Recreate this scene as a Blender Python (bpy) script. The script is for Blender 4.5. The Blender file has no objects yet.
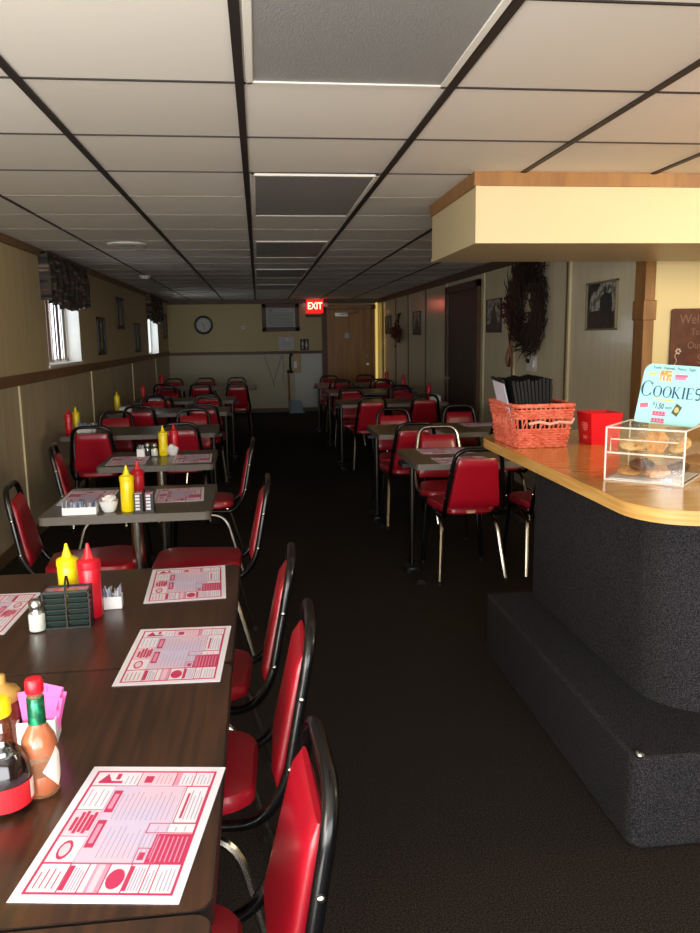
import bpy, bmesh, math, random
from mathutils import Vector, Matrix
random.seed(7)
PI = math.pi
SC = bpy.context.scene
COL = SC.collection

# ------------------------------------------------------------------ materials
def lin(h):
    h = h.lstrip('#'); o = []
    for i in (0, 2, 4):
        c = int(h[i:i+2], 16) / 255
        o.append(c/12.92 if c <= .04045 else ((c+.055)/1.055)**2.4)
    return tuple(o) + (1,)

def mat(name, col, rough=.5, metal=0, spec=.5, coat=0, emit=None, estr=0, bump=None, var=None, stretch=None, alpha=1, trans=0):
    """var=(second colour, scale, contrast lo, hi) mixes by noise; stretch scales object coordinates; bump=(scale, strength)"""
    m = bpy.data.materials.new(name); m.use_nodes = True
    nt = m.node_tree; b = nt.nodes['Principled BSDF']
    c = lin(col) if isinstance(col, str) else col
    b.inputs['Base Color'].default_value = c
    b.inputs['Roughness'].default_value = rough
    b.inputs['Metallic'].default_value = metal
    b.inputs['Specular IOR Level'].default_value = spec
    b.inputs['Coat Weight'].default_value = coat
    b.inputs['Coat Roughness'].default_value = .15
    b.inputs['Alpha'].default_value = alpha
    b.inputs['Transmission Weight'].default_value = trans
    if emit:
        b.inputs['Emission Color'].default_value = lin(emit); b.inputs['Emission Strength'].default_value = estr
    if var or bump:
        tc = nt.nodes.new('ShaderNodeTexCoord'); mp = nt.nodes.new('ShaderNodeMapping')
        nt.links.new(tc.outputs['Object'], mp.inputs[0])
        if stretch: mp.inputs['Scale'].default_value = stretch
    if var:
        n = nt.nodes.new('ShaderNodeTexNoise'); n.inputs['Scale'].default_value = var[1]; n.inputs['Detail'].default_value = 5
        nt.links.new(mp.outputs[0], n.inputs['Vector'])
        r = nt.nodes.new('ShaderNodeValToRGB'); r.color_ramp.elements[0].position = var[2]; r.color_ramp.elements[1].position = var[3]
        r.color_ramp.elements[0].color = c; r.color_ramp.elements[1].color = lin(var[0])
        nt.links.new(n.outputs['Fac'], r.inputs[0]); nt.links.new(r.outputs[0], b.inputs['Base Color'])
    if bump:
        n2 = nt.nodes.new('ShaderNodeTexNoise'); n2.inputs['Scale'].default_value = bump[0]; n2.inputs['Detail'].default_value = 3
        nt.links.new(mp.outputs[0], n2.inputs['Vector'])
        bp = nt.nodes.new('ShaderNodeBump'); bp.inputs['Strength'].default_value = bump[1]; bp.inputs['Distance'].default_value = .004
        nt.links.new(n2.outputs['Fac'], bp.inputs['Height']); nt.links.new(bp.outputs[0], b.inputs['Normal'])
    return m

def glass(name, tint='#ffffff', refl=.1, rough=.03):
    m = bpy.data.materials.new(name); m.use_nodes = True
    nt = m.node_tree; nt.nodes.clear()
    o = nt.nodes.new('ShaderNodeOutputMaterial'); mx = nt.nodes.new('ShaderNodeMixShader')
    t = nt.nodes.new('ShaderNodeBsdfTransparent'); g = nt.nodes.new('ShaderNodeBsdfGlossy')
    t.inputs[0].default_value = lin(tint); g.inputs['Roughness'].default_value = rough
    mx.inputs[0].default_value = refl
    nt.links.new(t.outputs[0], mx.inputs[1]); nt.links.new(g.outputs[0], mx.inputs[2]); nt.links.new(mx.outputs[0], o.inputs[0])
    return m

def panel_mat(name, c1, c2, axis, period, rough, mottling, groove=.03, bumpy=.25):
    """wall panelling: thin vertical grooves every `period` metres along axis, faint vertical grain"""
    m = bpy.data.materials.new(name); m.use_nodes = True
    nt = m.node_tree; N = nt.nodes.new; L = nt.links.new; b = nt.nodes['Principled BSDF']
    b.inputs['Roughness'].default_value = rough
    tc = N('ShaderNodeTexCoord'); sp = N('ShaderNodeSeparateXYZ'); L(tc.outputs['Object'], sp.inputs[0])
    mp = N('ShaderNodeMapping'); mp.inputs['Scale'].default_value = (14, 14, 1.6); L(tc.outputs['Object'], mp.inputs[0])
    n = N('ShaderNodeTexNoise'); n.inputs['Scale'].default_value = 1.4; n.inputs['Detail'].default_value = 4; L(mp.outputs[0], n.inputs[0])
    r = N('ShaderNodeValToRGB'); r.color_ramp.elements[0].position = .5-mottling; r.color_ramp.elements[1].position = .5+mottling
    r.color_ramp.elements[0].color = lin(c1); r.color_ramp.elements[1].color = lin(c2); L(n.outputs['Fac'], r.inputs[0])
    d = N('ShaderNodeMath'); d.operation = 'DIVIDE'; d.inputs[1].default_value = period; L(sp.outputs[axis], d.inputs[0])
    f = N('ShaderNodeMath'); f.operation = 'FRACT'; L(d.outputs[0], f.inputs[0])
    g = N('ShaderNodeMath'); g.operation = 'LESS_THAN'; g.inputs[1].default_value = groove; L(f.outputs[0], g.inputs[0])
    mx = N('ShaderNodeMix'); mx.data_type = 'RGBA'; mx.blend_type = 'MULTIPLY'
    mx.inputs[7].default_value = (.78, .75, .7, 1); L(g.outputs[0], mx.inputs[0]); L(r.outputs[0], mx.inputs[6]); L(mx.outputs[2], b.inputs['Base Color'])
    bp = N('ShaderNodeBump'); bp.inputs['Strength'].default_value = bumpy; bp.inputs['Distance'].default_value = .003; bp.invert = True
    L(g.outputs[0], bp.inputs['Height']); L(bp.outputs[0], b.inputs['Normal'])
    return m

def wood(name, c1, c2, stretch, rough=.35, scale=3, coat=0, lo=.35, hi=.65):
    return mat(name, c1, rough, var=(c2, scale, lo, hi), stretch=stretch, coat=coat)

def tile_mat():
    m = bpy.data.materials.new('ceiling_tile'); m.use_nodes = True
    nt = m.node_tree; N = nt.nodes.new; L = nt.links.new; b = nt.nodes['Principled BSDF']
    b.inputs['Roughness'].default_value = .8
    tc = N('ShaderNodeTexCoord'); mp = N('ShaderNodeMapping')
    mp.inputs['Location'].default_value = (.66/.63+10, -2.45/.63+20, 0); mp.inputs['Scale'].default_value = (1/.635, 1/.63, 0)
    L(tc.outputs['Object'], mp.inputs[0])
    fl = N('ShaderNodeVectorMath'); fl.operation = 'FLOOR'; L(mp.outputs[0], fl.inputs[0])
    wn = N('ShaderNodeTexWhiteNoise'); wn.noise_dimensions = '2D'; L(fl.outputs[0], wn.inputs['Vector'])
    r = N('ShaderNodeValToRGB'); r.color_ramp.elements[0].color = lin('#dcd6ca'); r.color_ramp.elements[1].color = lin('#eeeae0'); L(wn.outputs['Value'], r.inputs[0])
    n = N('ShaderNodeTexNoise'); n.inputs['Scale'].default_value = 190; n.inputs['Detail'].default_value = 2; L(tc.outputs['Object'], n.inputs[0])
    bp = N('ShaderNodeBump'); bp.inputs['Strength'].default_value = .12; bp.inputs['Distance'].default_value = .002; L(n.outputs['Fac'], bp.inputs['Height'])
    L(r.outputs[0], b.inputs['Base Color']); L(bp.outputs[0], b.inputs['Normal'])
    return m

def plaid_mat():
    m = bpy.data.materials.new('plaid_fabric'); m.use_nodes = True
    nt = m.node_tree; N = nt.nodes.new; L = nt.links.new; b = nt.nodes['Principled BSDF']
    b.inputs['Roughness'].default_value = .95
    tc = N('ShaderNodeTexCoord'); mp = N('ShaderNodeMapping'); mp.inputs['Scale'].default_value = (1, 2.2, 11); L(tc.outputs['Object'], mp.inputs[0])
    n = N('ShaderNodeTexNoise'); n.inputs['Scale'].default_value = 2.6; n.inputs['Detail'].default_value = 6; L(mp.outputs[0], n.inputs[0])
    r = N('ShaderNodeValToRGB'); e = r.color_ramp.elements
    e[0].position = .38; e[0].color = lin('#262423'); e[1].position = .68; e[1].color = lin('#9a8d78')
    k = r.color_ramp.elements.new(.5); k.color = lin('#4c4843'); k = r.color_ramp.elements.new(.57); k.color = lin('#5a4038')
    L(n.outputs['Fac'], r.inputs[0]); L(r.outputs[0], b.inputs['Base Color'])
    return m

M = {}
M['ceiling'] = tile_mat()
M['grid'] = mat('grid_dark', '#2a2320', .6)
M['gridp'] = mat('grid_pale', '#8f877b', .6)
M['lens'] = mat('light_lens', '#929290', .35, bump=(260, .5))
M['white'] = mat('white_paint', '#e6e2d8', .5)
M['carpet'] = mat('carpet', '#1a1613', .95, spec=.1, var=('#453e37', 230, .42, .68), bump=(260, .9))
M['carpet2'] = mat('carpet_counter', '#1e1d1f', .95, spec=.1, var=('#464346', 260, .40, .66), bump=(240, .8))
M['wallL'] = panel_mat('wall_panel_yellow', '#c5b287', '#d0bf96', 1, .203, .55, .3)
M['wallLlow'] = panel_mat('wall_panel_lower', '#b5a684', '#c8ba9a', 1, 1.4, .5, .2, .004)
M['wallB'] = mat('wall_back_paint', '#c0ae7e', .6)
M['wallBlow'] = mat('wall_back_lower', '#b9b092', .5)
M['wallR'] = panel_mat('wall_panel_right', '#dcd2b0', '#e6dcbe', 1, 3.0, .16, .2, .002)
M['wallK'] = mat('wall_kitchen', '#f3dfa6', .6, bump=(60, .05))
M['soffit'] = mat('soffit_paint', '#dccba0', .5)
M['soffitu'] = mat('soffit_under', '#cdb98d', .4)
M['trim'] = wood('trim_brown', '#765739', '#866443', (3, 3, 3), .5)
M['trimdk'] = wood('trim_dark', '#4c3422', '#5c4029', (3, 3, 3), .5)
M['trimlt'] = wood('trim_tan', '#8d6236', '#a2743f', (6, 6, 1), .45)
M['batten'] = mat('batten', '#d0c199', .5)
M['battendk'] = mat('batten_dark', '#6a5a40', .5)
M['base'] = mat('baseboard', '#6b5438', .6)
M['redvinyl'] = mat('red_vinyl', '#a30d22', .33, coat=.25, bump=(60, .06))
M['blackmetal'] = mat('black_frame', '#08080a', .25, spec=.4, coat=.15)
M['chrome'] = mat('chrome', '#b9b4aa', .22, metal=1)
M['rubber'] = mat('rubber', '#0a0a0a', .8)
M['patch'] = mat('patch', '#c9a173', .6)
M['walnut'] = wood('walnut_laminate', '#2c1b12', '#452a1a', (26, 1.6, 26), .3, 2.2, coat=.15)
M['greywood'] = wood('grey_laminate', '#4d443b', '#5d5348', (20, 1.6, 20), .3, 2.2)
M['tanwood'] = wood('tan_laminate', '#6b5b43', '#7d6b50', (1.6, 22, 22), .3, 2.2)
M['edgedk'] = mat('edge_dark', '#1c1512', .5)
M['edgegrey'] = mat('edge_grey', '#625b52', .5)
M['oak'] = wood('oak_laminate', '#b9803c', '#d19a52', (2.2, 30, 30), .16, 2.0, coat=.4)
M['oakedge'] = wood('oak_edge', '#c39049', '#d8aa63', (3, 3, 60), .35, 1.5)
M['poledark'] = mat('pole_dark', '#55524e', .3, metal=1)
M['castiron'] = mat('cast_iron', '#0d0d0e', .5)
M['paper'] = mat('paper', '#dcd8e2', .6)
M['paperlav'] = mat('paper_lavender', '#c3b8d4', .6, var=('#d4b6c8', 9, .4, .6))
M['printred'] = mat('print_red', '#b93059', .6)
M['printpink'] = mat('print_pink', '#d28fab', .6)
M['printpale'] = mat('print_palepink', '#dcbccb', .6)
M['printgrey'] = mat('print_grey', '#ab9fba', .6)
M['yellow'] = mat('mustard_yellow', '#f2d60c', .35, coat=.2)
M['ketchup'] = mat('ketchup_red', '#c40f25', .35, coat=.2)
M['whitepl'] = mat('white_plastic', '#ecebea', .35)
M['blackpl'] = mat('black_plastic', '#10120f', .35)
M['jelly'] = mat('jelly_lids', '#9a9aa4', .3, var=('#b83a5a', 60, .45, .55))
M['jellycup'] = mat('jelly_cups', '#22302c', .3)
M['bluepk'] = mat('blue_packet', '#8fa3c4', .5)
M['greypk'] = mat('grey_packet', '#b8b8bd', .5)
M['pink'] = mat('pink_packet', '#f06bb5', .55)
M['salt'] = mat('salt', '#f2f0ec', .6)
M['glass'] = glass('clear_glass', '#f4f8f6', .14)
M['pane'] = glass('window_glass', '#f5faff', .06)
M['acrylic'] = glass('acrylic', '#fdfdfa', .05)
M['acrylicedge'] = mat('acrylic_edge', '#f3ede2', .2, alpha=.75)
M['hotsauce'] = mat('hot_sauce', '#a93a10', .2, coat=.6)
M['hotglass'] = mat('hot_sauce_glass', '#e0a878', .1, coat=.6, alpha=.28)
M['greenfoil'] = mat('green_foil', '#0b5a3a', .3, metal=.4, var=('#1f8c60', 80, .45, .6))
M['redcap'] = mat('red_cap', '#c91327', .35)
M['syrup'] = mat('syrup', '#150a0c', .08, coat=.8)
M['redlabel'] = mat('red_label', '#d3202a', .45)
M['whitelabel'] = mat('white_label', '#efe9dc', .6)
M['honey'] = mat('honey', '#6e2a17', .12, coat=.7)
M['tancap'] = mat('tan_cap', '#b48a44', .35)
M['wicker'] = mat('wicker', '#c4553c', .55, var=('#d9735a', 40, .4, .6))
M['blackleather'] = mat('menu_black', '#0c0c0e', .6, spec=.25)
M['redbox'] = mat('red_box', '#d40f1f', .3, coat=.3)
M['redpale'] = mat('red_box_print', '#ea8a86', .5)
M['signblue'] = mat('sign_blue', '#a8e0e2', .5)
M['navy'] = mat('navy', '#1d3d6a', .5)
M['inkblk'] = mat('ink', '#27323c', .6)
M['orange'] = mat('orange_print', '#e58b3a', .5, var=('#f4d2a0', 140, .45, .6))
M['yellowink'] = mat('yellow_print', '#e6cf6a', .5)
M['pinkink'] = mat('pink_print', '#f2708c', .5)
M['olive'] = mat('olive_print', '#4f5a3a', .5)
M['cookie'] = mat('cookie', '#c98f4f', .85, var=('#a96a32', 60, .45, .7), bump=(90, .9))
M['cookiedk'] = mat('cookie_dark', '#6b4631', .85, var=('#3e2519', 55, .45, .65), bump=(90, .9))
M['cookiepale'] = mat('cookie_pale', '#dcb67c', .85, var=('#c49251', 60, .45, .7), bump=(90, .7))
M['board'] = mat('board_brown', '#54291a', .5, var=('#6a3824', 14, .4, .7))
M['chalk'] = mat('chalk', '#8d6a58', .8)
M['chalkw'] = mat('chalk_white', '#d8c4b4', .8)
M['doorwood'] = wood('door_wood', '#9a651a', '#b07a26', (9, 9, .6), .4, 2)
M['doordark'] = wood('door_dark', '#2f2118', '#3f2c1e', (10, 10, .7), .45, 2)
M['brass'] = mat('door_metal', '#c8c0a8', .3, metal=1)
M['clockrim'] = mat('clock_rim', '#14110f', .35)
M['clockface'] = mat('clock_face', '#c4c4bd', .5)
M['acgrey'] = mat('ac_plastic', '#b1b3ae', .5)
M['acslat'] = mat('ac_slat', '#7e827f', .5)
M['exithousing'] = mat('exit_housing', '#6a120d', .4, emit='#ff1208', estr=.9)
M['exitletter'] = mat('exit_letter', '#ffd0c0', .4, emit='#ff8a70', estr=5)
M['black'] = mat('flat_black', '#0c0c0d', .6)
M['signwhite'] = mat('sign_white', '#c9c9c4', .6)
M['plaid'] = plaid_mat()
M['slat'] = mat('blind_slat', '#c4aca0', .6)
M['frame'] = mat('picture_frame', '#231d18', .45)
M['framelt'] = mat('picture_frame_tan', '#857a5e', .5)
M['photosky'] = mat('photo_sky', '#b9b9ae', .4, var=('#4c4a3e', 22, .45, .6))
M['photodark'] = mat('photo_dark', '#1f1d1a', .4, var=('#33302a', 18, .4, .6))
M['photoground'] = mat('photo_ground', '#33281f', .4, var=('#4b3b2d', 16, .4, .6))
M['mirror'] = mat('panel_print', '#4f5a58', .2)
M['twig'] = mat('twig', '#2c1c15', .8)
M['ribbon'] = mat('ribbon', '#4a1f1c', .8)
M['ribbonlt'] = mat('ribbon_pale', '#a8735a', .8)
M['dried'] = mat('dried_flowers', '#5e2e1c', .85)
M['binblue'] = mat('bin_blue', '#8297a0', .5)
M['pole'] = wood('broom_pole', '#8a6233', '#a0743f', (5, 5, 1), .5)
M['phone'] = mat('phone_beige', '#b99a63', .45)
M['cord'] = mat('cord', '#7c8290', .6)
M['door_light'] = mat('door_leak_glow', '#f1dc92', .5, emit='#ffdf80', estr=.55)  # pale yellow with emission, for light leaking through the door gap
M['steel'] = mat('steel', '#a5a5a2', .3, metal=1)
M['red_on_black'] = mat('frame_red', '#7a1c18', .5)

# ------------------------------------------------------------------ mesh builder
class MB:
    def __init__(s): s.v = []; s.f = []; s.mi = []; s.m = []
    def idx(s, m):
        if m not in s.m: s.m.append(m)
        return s.m.index(m)
    def add(s, vs, fs, m, T=None):
        b = len(s.v); i = s.idx(m)
        for p in vs: s.v.append(tuple(T @ Vector(p)) if T is not None else tuple(p))
        for f in fs: s.f.append([b+k for k in f]); s.mi.append(i)
        return s
    def box(s, x0, x1, y0, y1, z0, z1, m, T=None):
        vs = [(x, y, z) for z in (z0, z1) for y in (y0, y1) for x in (x0, x1)]
        return s.add(vs, [(0,2,3,1),(4,5,7,6),(0,1,5,4),(2,6,7,3),(0,4,6,2),(1,3,7,5)], m, T)
    def frustum(s, a, b, m, T=None):   # a,b = (x0,x1,y0,y1,z)
        vs = []
        for (x0, x1, y0, y1, z) in (a, b): vs += [(x0,y0,z),(x1,y0,z),(x0,y1,z),(x1,y1,z)]
        return s.add(vs, [(0,2,3,1),(4,5,7,6),(0,1,5,4),(2,6,7,3),(0,4,6,2),(1,3,7,5)], m, T)
    def prism(s, pts, z0, z1, m, T=None, taper=None):
        n = len(pts); t = taper or pts
        vs = [(x, y, z0) for x, y in pts] + [(x, y, z1) for x, y in t]
        fs = [tuple(range(n-1, -1, -1)), tuple(range(n, 2*n))] + [(i, (i+1) % n, n+(i+1) % n, n+i) for i in range(n)]
        return s.add(vs, fs, m, T)
    def lathe(s, prof, m, n=24, T=None, cap=True):
        vs = []; fs = []
        for r, z in prof:
            for k in range(n):
                a = 2*PI*k/n; vs.append((r*math.cos(a), r*math.sin(a), z))
        for i in range(len(prof)-1):
            for k in range(n):
                fs.append((i*n+k, i*n+(k+1) % n, (i+1)*n+(k+1) % n, (i+1)*n+k))
        if cap:
            fs.append(tuple(range(n-1, -1, -1))); fs.append(tuple((len(prof)-1)*n+k for k in range(n)))
        return s.add(vs, fs, m, T)
    def tube(s, path, r, m, n=8, T=None, closed=False, flat=1.0):
        P = [Vector(p) for p in path]; N = len(P); vs = []; fs = []
        prev = None
        for i in range(N):
            if closed: d = (P[(i+1) % N]-P[i-1])
            else: d = P[min(i+1, N-1)]-P[max(i-1, 0)]
            d.normalize()
            if prev is None:
                a = Vector((0, 0, 1)) if abs(d.z) < .9 else Vector((1, 0, 0))
                u = d.cross(a).normalized()
            else:
                u = (prev - d*prev.dot(d)); u = u.normalized() if u.length > 1e-6 else d.orthogonal().normalized()
            prev = u; w = d.cross(u)
            rr = r[i] if isinstance(r, (list, tuple)) else r
            for k in range(n):
                q = 2*PI*k/n; vs.append(P[i]+u*(rr*math.cos(q))+w*(rr*flat*math.sin(q)))
        for i in range(N if closed else N-1):
            j = (i+1) % N
            for k in range(n): fs.append((i*n+k, i*n+(k+1) % n, j*n+(k+1) % n, j*n+k))
        if not closed: fs.append(tuple(range(n-1, -1, -1))); fs.append(tuple((N-1)*n+k for k in range(n)))
        return s.add(vs, fs, m, T)
    def grid(s, fn, nu, nv, m, closed_u=False, T=None):
        vs = [fn(i/(nu if closed_u else nu-1), j/(nv-1)) for j in range(nv) for i in range(nu)]
        fs = []
        for j in range(nv-1):
            for i in range(nu if closed_u else nu-1):
                fs.append((j*nu+i, j*nu+(i+1) % nu, (j+1)*nu+(i+1) % nu, (j+1)*nu+i))
        return s.add(vs, fs, m, T)
    def build(s, name, parent=None, loc=(0,0,0), rz=0, smooth=True, bevel=0, seg=2, sub=0):
        me = bpy.data.meshes.new(name); me.from_pydata(s.v, [], s.f)
        for m in s.m: me.materials.append(M[m] if isinstance(m, str) else m)
        me.polygons.foreach_set('material_index', s.mi)
        bm = bmesh.new(); bm.from_mesh(me); bmesh.ops.recalc_face_normals(bm, faces=bm.faces); bm.to_mesh(me); bm.free()
        if smooth:
            me.polygons.foreach_set('use_smooth', [True]*len(me.polygons))
            try: me.set_sharp_from_angle(angle=math.radians(38))
            except Exception: pass
        me.update()
        o = bpy.data.objects.new(name, me); COL.objects.link(o)
        o.location = loc; o.rotation_euler = (0, 0, rz)
        if parent: o.parent = parent
        if bevel:
            b = o.modifiers.new('bevel', 'BEVEL'); b.width = bevel; b.segments = seg; b.limit_method = 'ANGLE'; b.angle_limit = math.radians(40)
        if sub:
            b = o.modifiers.new('sub', 'SUBSURF'); b.levels = sub; b.render_levels = sub
        return o

def fillet(pts, r, n=6):
    P = [Vector(p) for p in pts]; out = [P[0]]
    for i in range(1, len(P)-1):
        a, b, c = P[i-1], P[i], P[i+1]
        rr = r[i-1] if isinstance(r, (list, tuple)) else r
        d1 = (a-b); d2 = (c-b); t = min(rr, d1.length*.49, d2.length*.49)
        p = b+d1.normalized()*t; q = b+d2.normalized()*t
        for k in range(n+1):
            u = k/n; out.append(p*(1-u)**2+b*2*u*(1-u)+q*u*u)
    out.append(P[-1]); return out

def rrect(x0, x1, y0, y1, r, n=6):
    rs = r if isinstance(r, (list, tuple)) else (r,)*4   # order: (x0,y0),(x1,y0),(x1,y1),(x0,y1)
    out = []
    for (cx, cy, a0), q in zip(((x0, y0, PI), (x1, y0, 1.5*PI), (x1, y1, 0), (x0, y1, .5*PI)), rs):
        sx = 1 if cx == x0 else -1; sy = 1 if cy == y0 else -1
        if q <= 0: out.append((cx, cy)); continue
        ox, oy = cx+sx*q, cy+sy*q
        for k in range(n+1):
            a = a0+k/n*PI/2; out.append((ox+q*math.cos(a), oy+q*math.sin(a)))
    return out

def tag(o, label=None, cat=None, group=None, kind=None):
    if label: o['label'] = label
    if cat: o['category'] = cat
    if group: o['group'] = group
    if kind: o['kind'] = kind
    return o
def thing(name, label, cat, loc=(0,0,0), rz=0, group=None):
    o = bpy.data.objects.new(name, None); COL.objects.link(o); o.empty_display_size = .05
    o.location = loc; o.rotation_euler = (0, 0, rz)
    return tag(o, label, cat, group)
def dup(root, loc, rz, label, group=None):
    def cp(o, par):
        c = o.copy(); COL.objects.link(c); c.parent = par
        for ch in o.children: cp(ch, c)
        return c
    r = cp(root, None); r.location = loc; r.rotation_euler = (0, 0, rz)
    r['label'] = label
    if group: r['group'] = group
    return r
def struct(o): o['kind'] = 'structure'; return o

def text(name, body, size, m, parent, T, align='CENTER', sx=1, depth=.0006, label=None, bold=0):
    cu = bpy.data.curves.new(name, 'FONT'); cu.body = body; cu.size = size; cu.align_x = align; cu.align_y = 'CENTER'
    cu.extrude = depth; cu.offset = bold; cu.resolution_u = 3
    t = bpy.data.objects.new(name+'_tmp', cu); COL.objects.link(t)
    dg = bpy.context.evaluated_depsgraph_get()
    me = bpy.data.meshes.new_from_object(t.evaluated_get(dg))
    bpy.data.objects.remove(t); bpy.data.curves.remove(cu)
    me.name = name
    me.transform(T @ Matrix.Diagonal((sx, 1, 1, 1)))
    me.materials.clear(); me.materials.append(M[m])
    o = bpy.data.objects.new(name, me); COL.objects.link(o)
    if parent: o.parent = parent
    if label: o['label'] = label
    return o

# ------------------------------------------------------------------ camera
FPX = 775.0
yaw, pitch, roll = math.radians(6.547), math.radians(9.542), math.radians(.8)
F = Vector((math.sin(yaw)*math.cos(pitch), math.cos(yaw)*math.cos(pitch), -math.sin(pitch)))
R0 = Vector((math.cos(yaw), -math.sin(yaw), 0)); U0 = R0.cross(F)
R1 = R0*math.cos(roll)-U0*math.sin(roll); U1 = U0*math.cos(roll)+R0*math.sin(roll)
cam = bpy.data.cameras.new('camera'); co = bpy.data.objects.new('camera', cam); COL.objects.link(co)
cam.sensor_fit = 'HORIZONTAL'; cam.sensor_width = 36; cam.lens = FPX/700*36; cam.clip_start = .02
mw = Matrix.Identity(4)
for i in range(3): mw[i][0] = R1[i]; mw[i][1] = U1[i]; mw[i][2] = -F[i]
mw[0][3], mw[1][3], mw[2][3] = 0, 0, 1.5
co.matrix_world = mw
SC.camera = co

# ------------------------------------------------------------------ room shell
XL, XR, YB, YF, CZ = -1.76, 2.46, 15.8, -1.8, 2.24
YK, XK = 4.80, 5.2            # kitchen corner
floor = struct(MB().box(XL-.2, XK+.1, YF-.1, YB+.1, -.1, 0, 'carpet').build('floor', smooth=False))
ceil = struct(MB().box(XL-.2, XK+.1, YF-.1, YB+.1, CZ, CZ+.1, 'ceiling').build('ceiling', smooth=False))

# ceiling grid
def bars(name, items, m):
    b = MB()
    for it in items: b.box(*it, m)
    return struct(b.build(name, smooth=False))
gx = [-1.29, -.66, -.03, .605, 1.245, 1.88, 2.51, 3.14, 3.77, 4.4]
w = .013
bars('trim_1', [(x-w*(1 if k else .6), x+w*(1 if k else .6), YF, YB, CZ-.006, CZ+.002) for k, x in enumerate(gx)], 'grid')
gy = [2.45+.63*k for k in range(-6, 22)]
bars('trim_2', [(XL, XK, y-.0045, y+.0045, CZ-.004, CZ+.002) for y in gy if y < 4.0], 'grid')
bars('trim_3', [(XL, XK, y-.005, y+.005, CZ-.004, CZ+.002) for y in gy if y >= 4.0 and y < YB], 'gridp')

# fluorescent fixtures (switched off)
fx_names = ['largest', 'second', 'third', 'fourth', 'farthest']
for i, y in enumerate([1.19, 3.71, 6.23, 8.75, 11.27]):
    lab = ['unlit grey ceiling light panel nearest the camera, cut by the top edge',
           'unlit grey ceiling light panel, second from the camera',
           'unlit grey ceiling light panel, third from the camera',
           'unlit grey ceiling light panel, fourth from the camera',
           'unlit grey ceiling light panel, farthest from the camera'][i]
    t = thing('ceiling_light', lab, 'ceiling light', (.287, y+.63, CZ-.006), 0, 'ceiling light panels')
    x0, x1, y0, y1 = -.298, .298, -.612, .612; f = .022
    b = MB()
    for q in ((x0, x1, y0, y0+f), (x0, x1, y1-f, y1), (x0, x0+f, y0, y1), (x1-f, x1, y0, y1)): b.box(*q, -.006, .008, 'white')
    b.build('frame', t, bevel=.003)
    MB().box(x0+f, x1-f, y0+f, y1-f, -.002, .007, 'lens').build('diffuser', t, smooth=False)

# left wall with two window openings
W1 = (6.86, 8.10, 1.28, 2.05); W2 = (13.0, 14.25, 1.22, 2.0)
RAIL0, RAIL1 = 1.175, 1.255
b = MB(); TH = .16
ys = [YF, W1[0], W1[1], W2[0], W2[1], YB+.1]
for k in range(5):
    y0, y1 = ys[k], ys[k+1]
    if k in (1, 3):
        wv = W1 if k == 1 else W2
        b.box(XL-TH, XL, y0, y1, RAIL1-.04, wv[2], 'wallL'); b.box(XL-TH, XL, y0, y1, wv[3], CZ, 'wallL')
    else: b.box(XL-TH, XL, y0, y1, RAIL1-.04, CZ, 'wallL')
b.box(XL-TH, XL, YF, YB+.1, 0, RAIL1-.04, 'wallLlow')
struct(b.build('wall_left', smooth=False))
struct(MB().box(XL, XL+.018, YF, YB, RAIL0, RAIL1, 'trim').build('trim_4', bevel=.004))
struct(MB().box(XL, XL+.022, YF, YB, CZ-.062, CZ, 'trim').build('trim_5', bevel=.006))
b = MB()
for y in (1.0, 3.45, 5.97, 8.49, 11.2, 13.7): b.box(XL, XL+.012, y-.022, y+.022, .09, RAIL0, 'batten')
struct(b.build('trim_6'))
struct(MB().box(XL, XL+.015, YF, YB, 0, .09, 'base').build('baseboard_left'))

def window(n, wv):
    y0, y1, z0, z1 = wv
    r = struct(bpy.data.objects.new('window_%d' % n, None)); COL.objects.link(r)
    f = MB(); fw = .045; xo = XL-TH
    for q in ((y0, y1, z0, z0+fw), (y0, y1, z1-fw, z1), (y0, y0+fw, z0, z1), (y1-fw, y1, z0, z1), ((y0+y1)/2-.02, (y0+y1)/2+.02, z0, z1)):
        f.box(xo-.01, xo+.035, q[0], q[1], q[2], q[3], 'white')
    f.build('window_frame', r)
    g = MB(); g.box(xo, xo+.006, y0+fw, y1-fw, z0+fw, z1-fw, 'pane'); g.build('pane', r, smooth=False)
    s = MB()                                                  # painted reveal and sill
    s.box(XL-TH, XL+.015, y0-.02, y1+.02, z0-.012, z0+.012, 'white')
    s.box(XL-TH, XL-.001, y0-.001, y0+.01, z0, z1, 'white'); s.box(XL-TH, XL-.001, y1-.01, y1+.001, z0, z1, 'white'); s.box(XL-TH, XL-.001, y0, y1, z1-.01, z1, 'white')
    s.build('window_sill', r)
    return r
window(1, W1); window(2, W2)

# vertical blind inside window 1
t = thing('vertical_blind', 'half drawn vertical blind of pinkish slats in the nearer left window', 'blind', (XL-.09, 7.3, W1[2]+.02))
MB().box(-.02, .02, -.40, .78, .70, .745, 'white').build('head_rail', t, bevel=.004)
b = MB()
for k in range(9):
    y = -.38+k*.115; a = math.radians(100+random.uniform(-13, 13))
    T = Matrix.Translation((0, y, 0)) @ Matrix.Rotation(a, 4, 'Z')
    b.box(-.043, .043, -.002, .002, .01, .70, 'slat', T)
b.build('slats', t, smooth=False)

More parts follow.
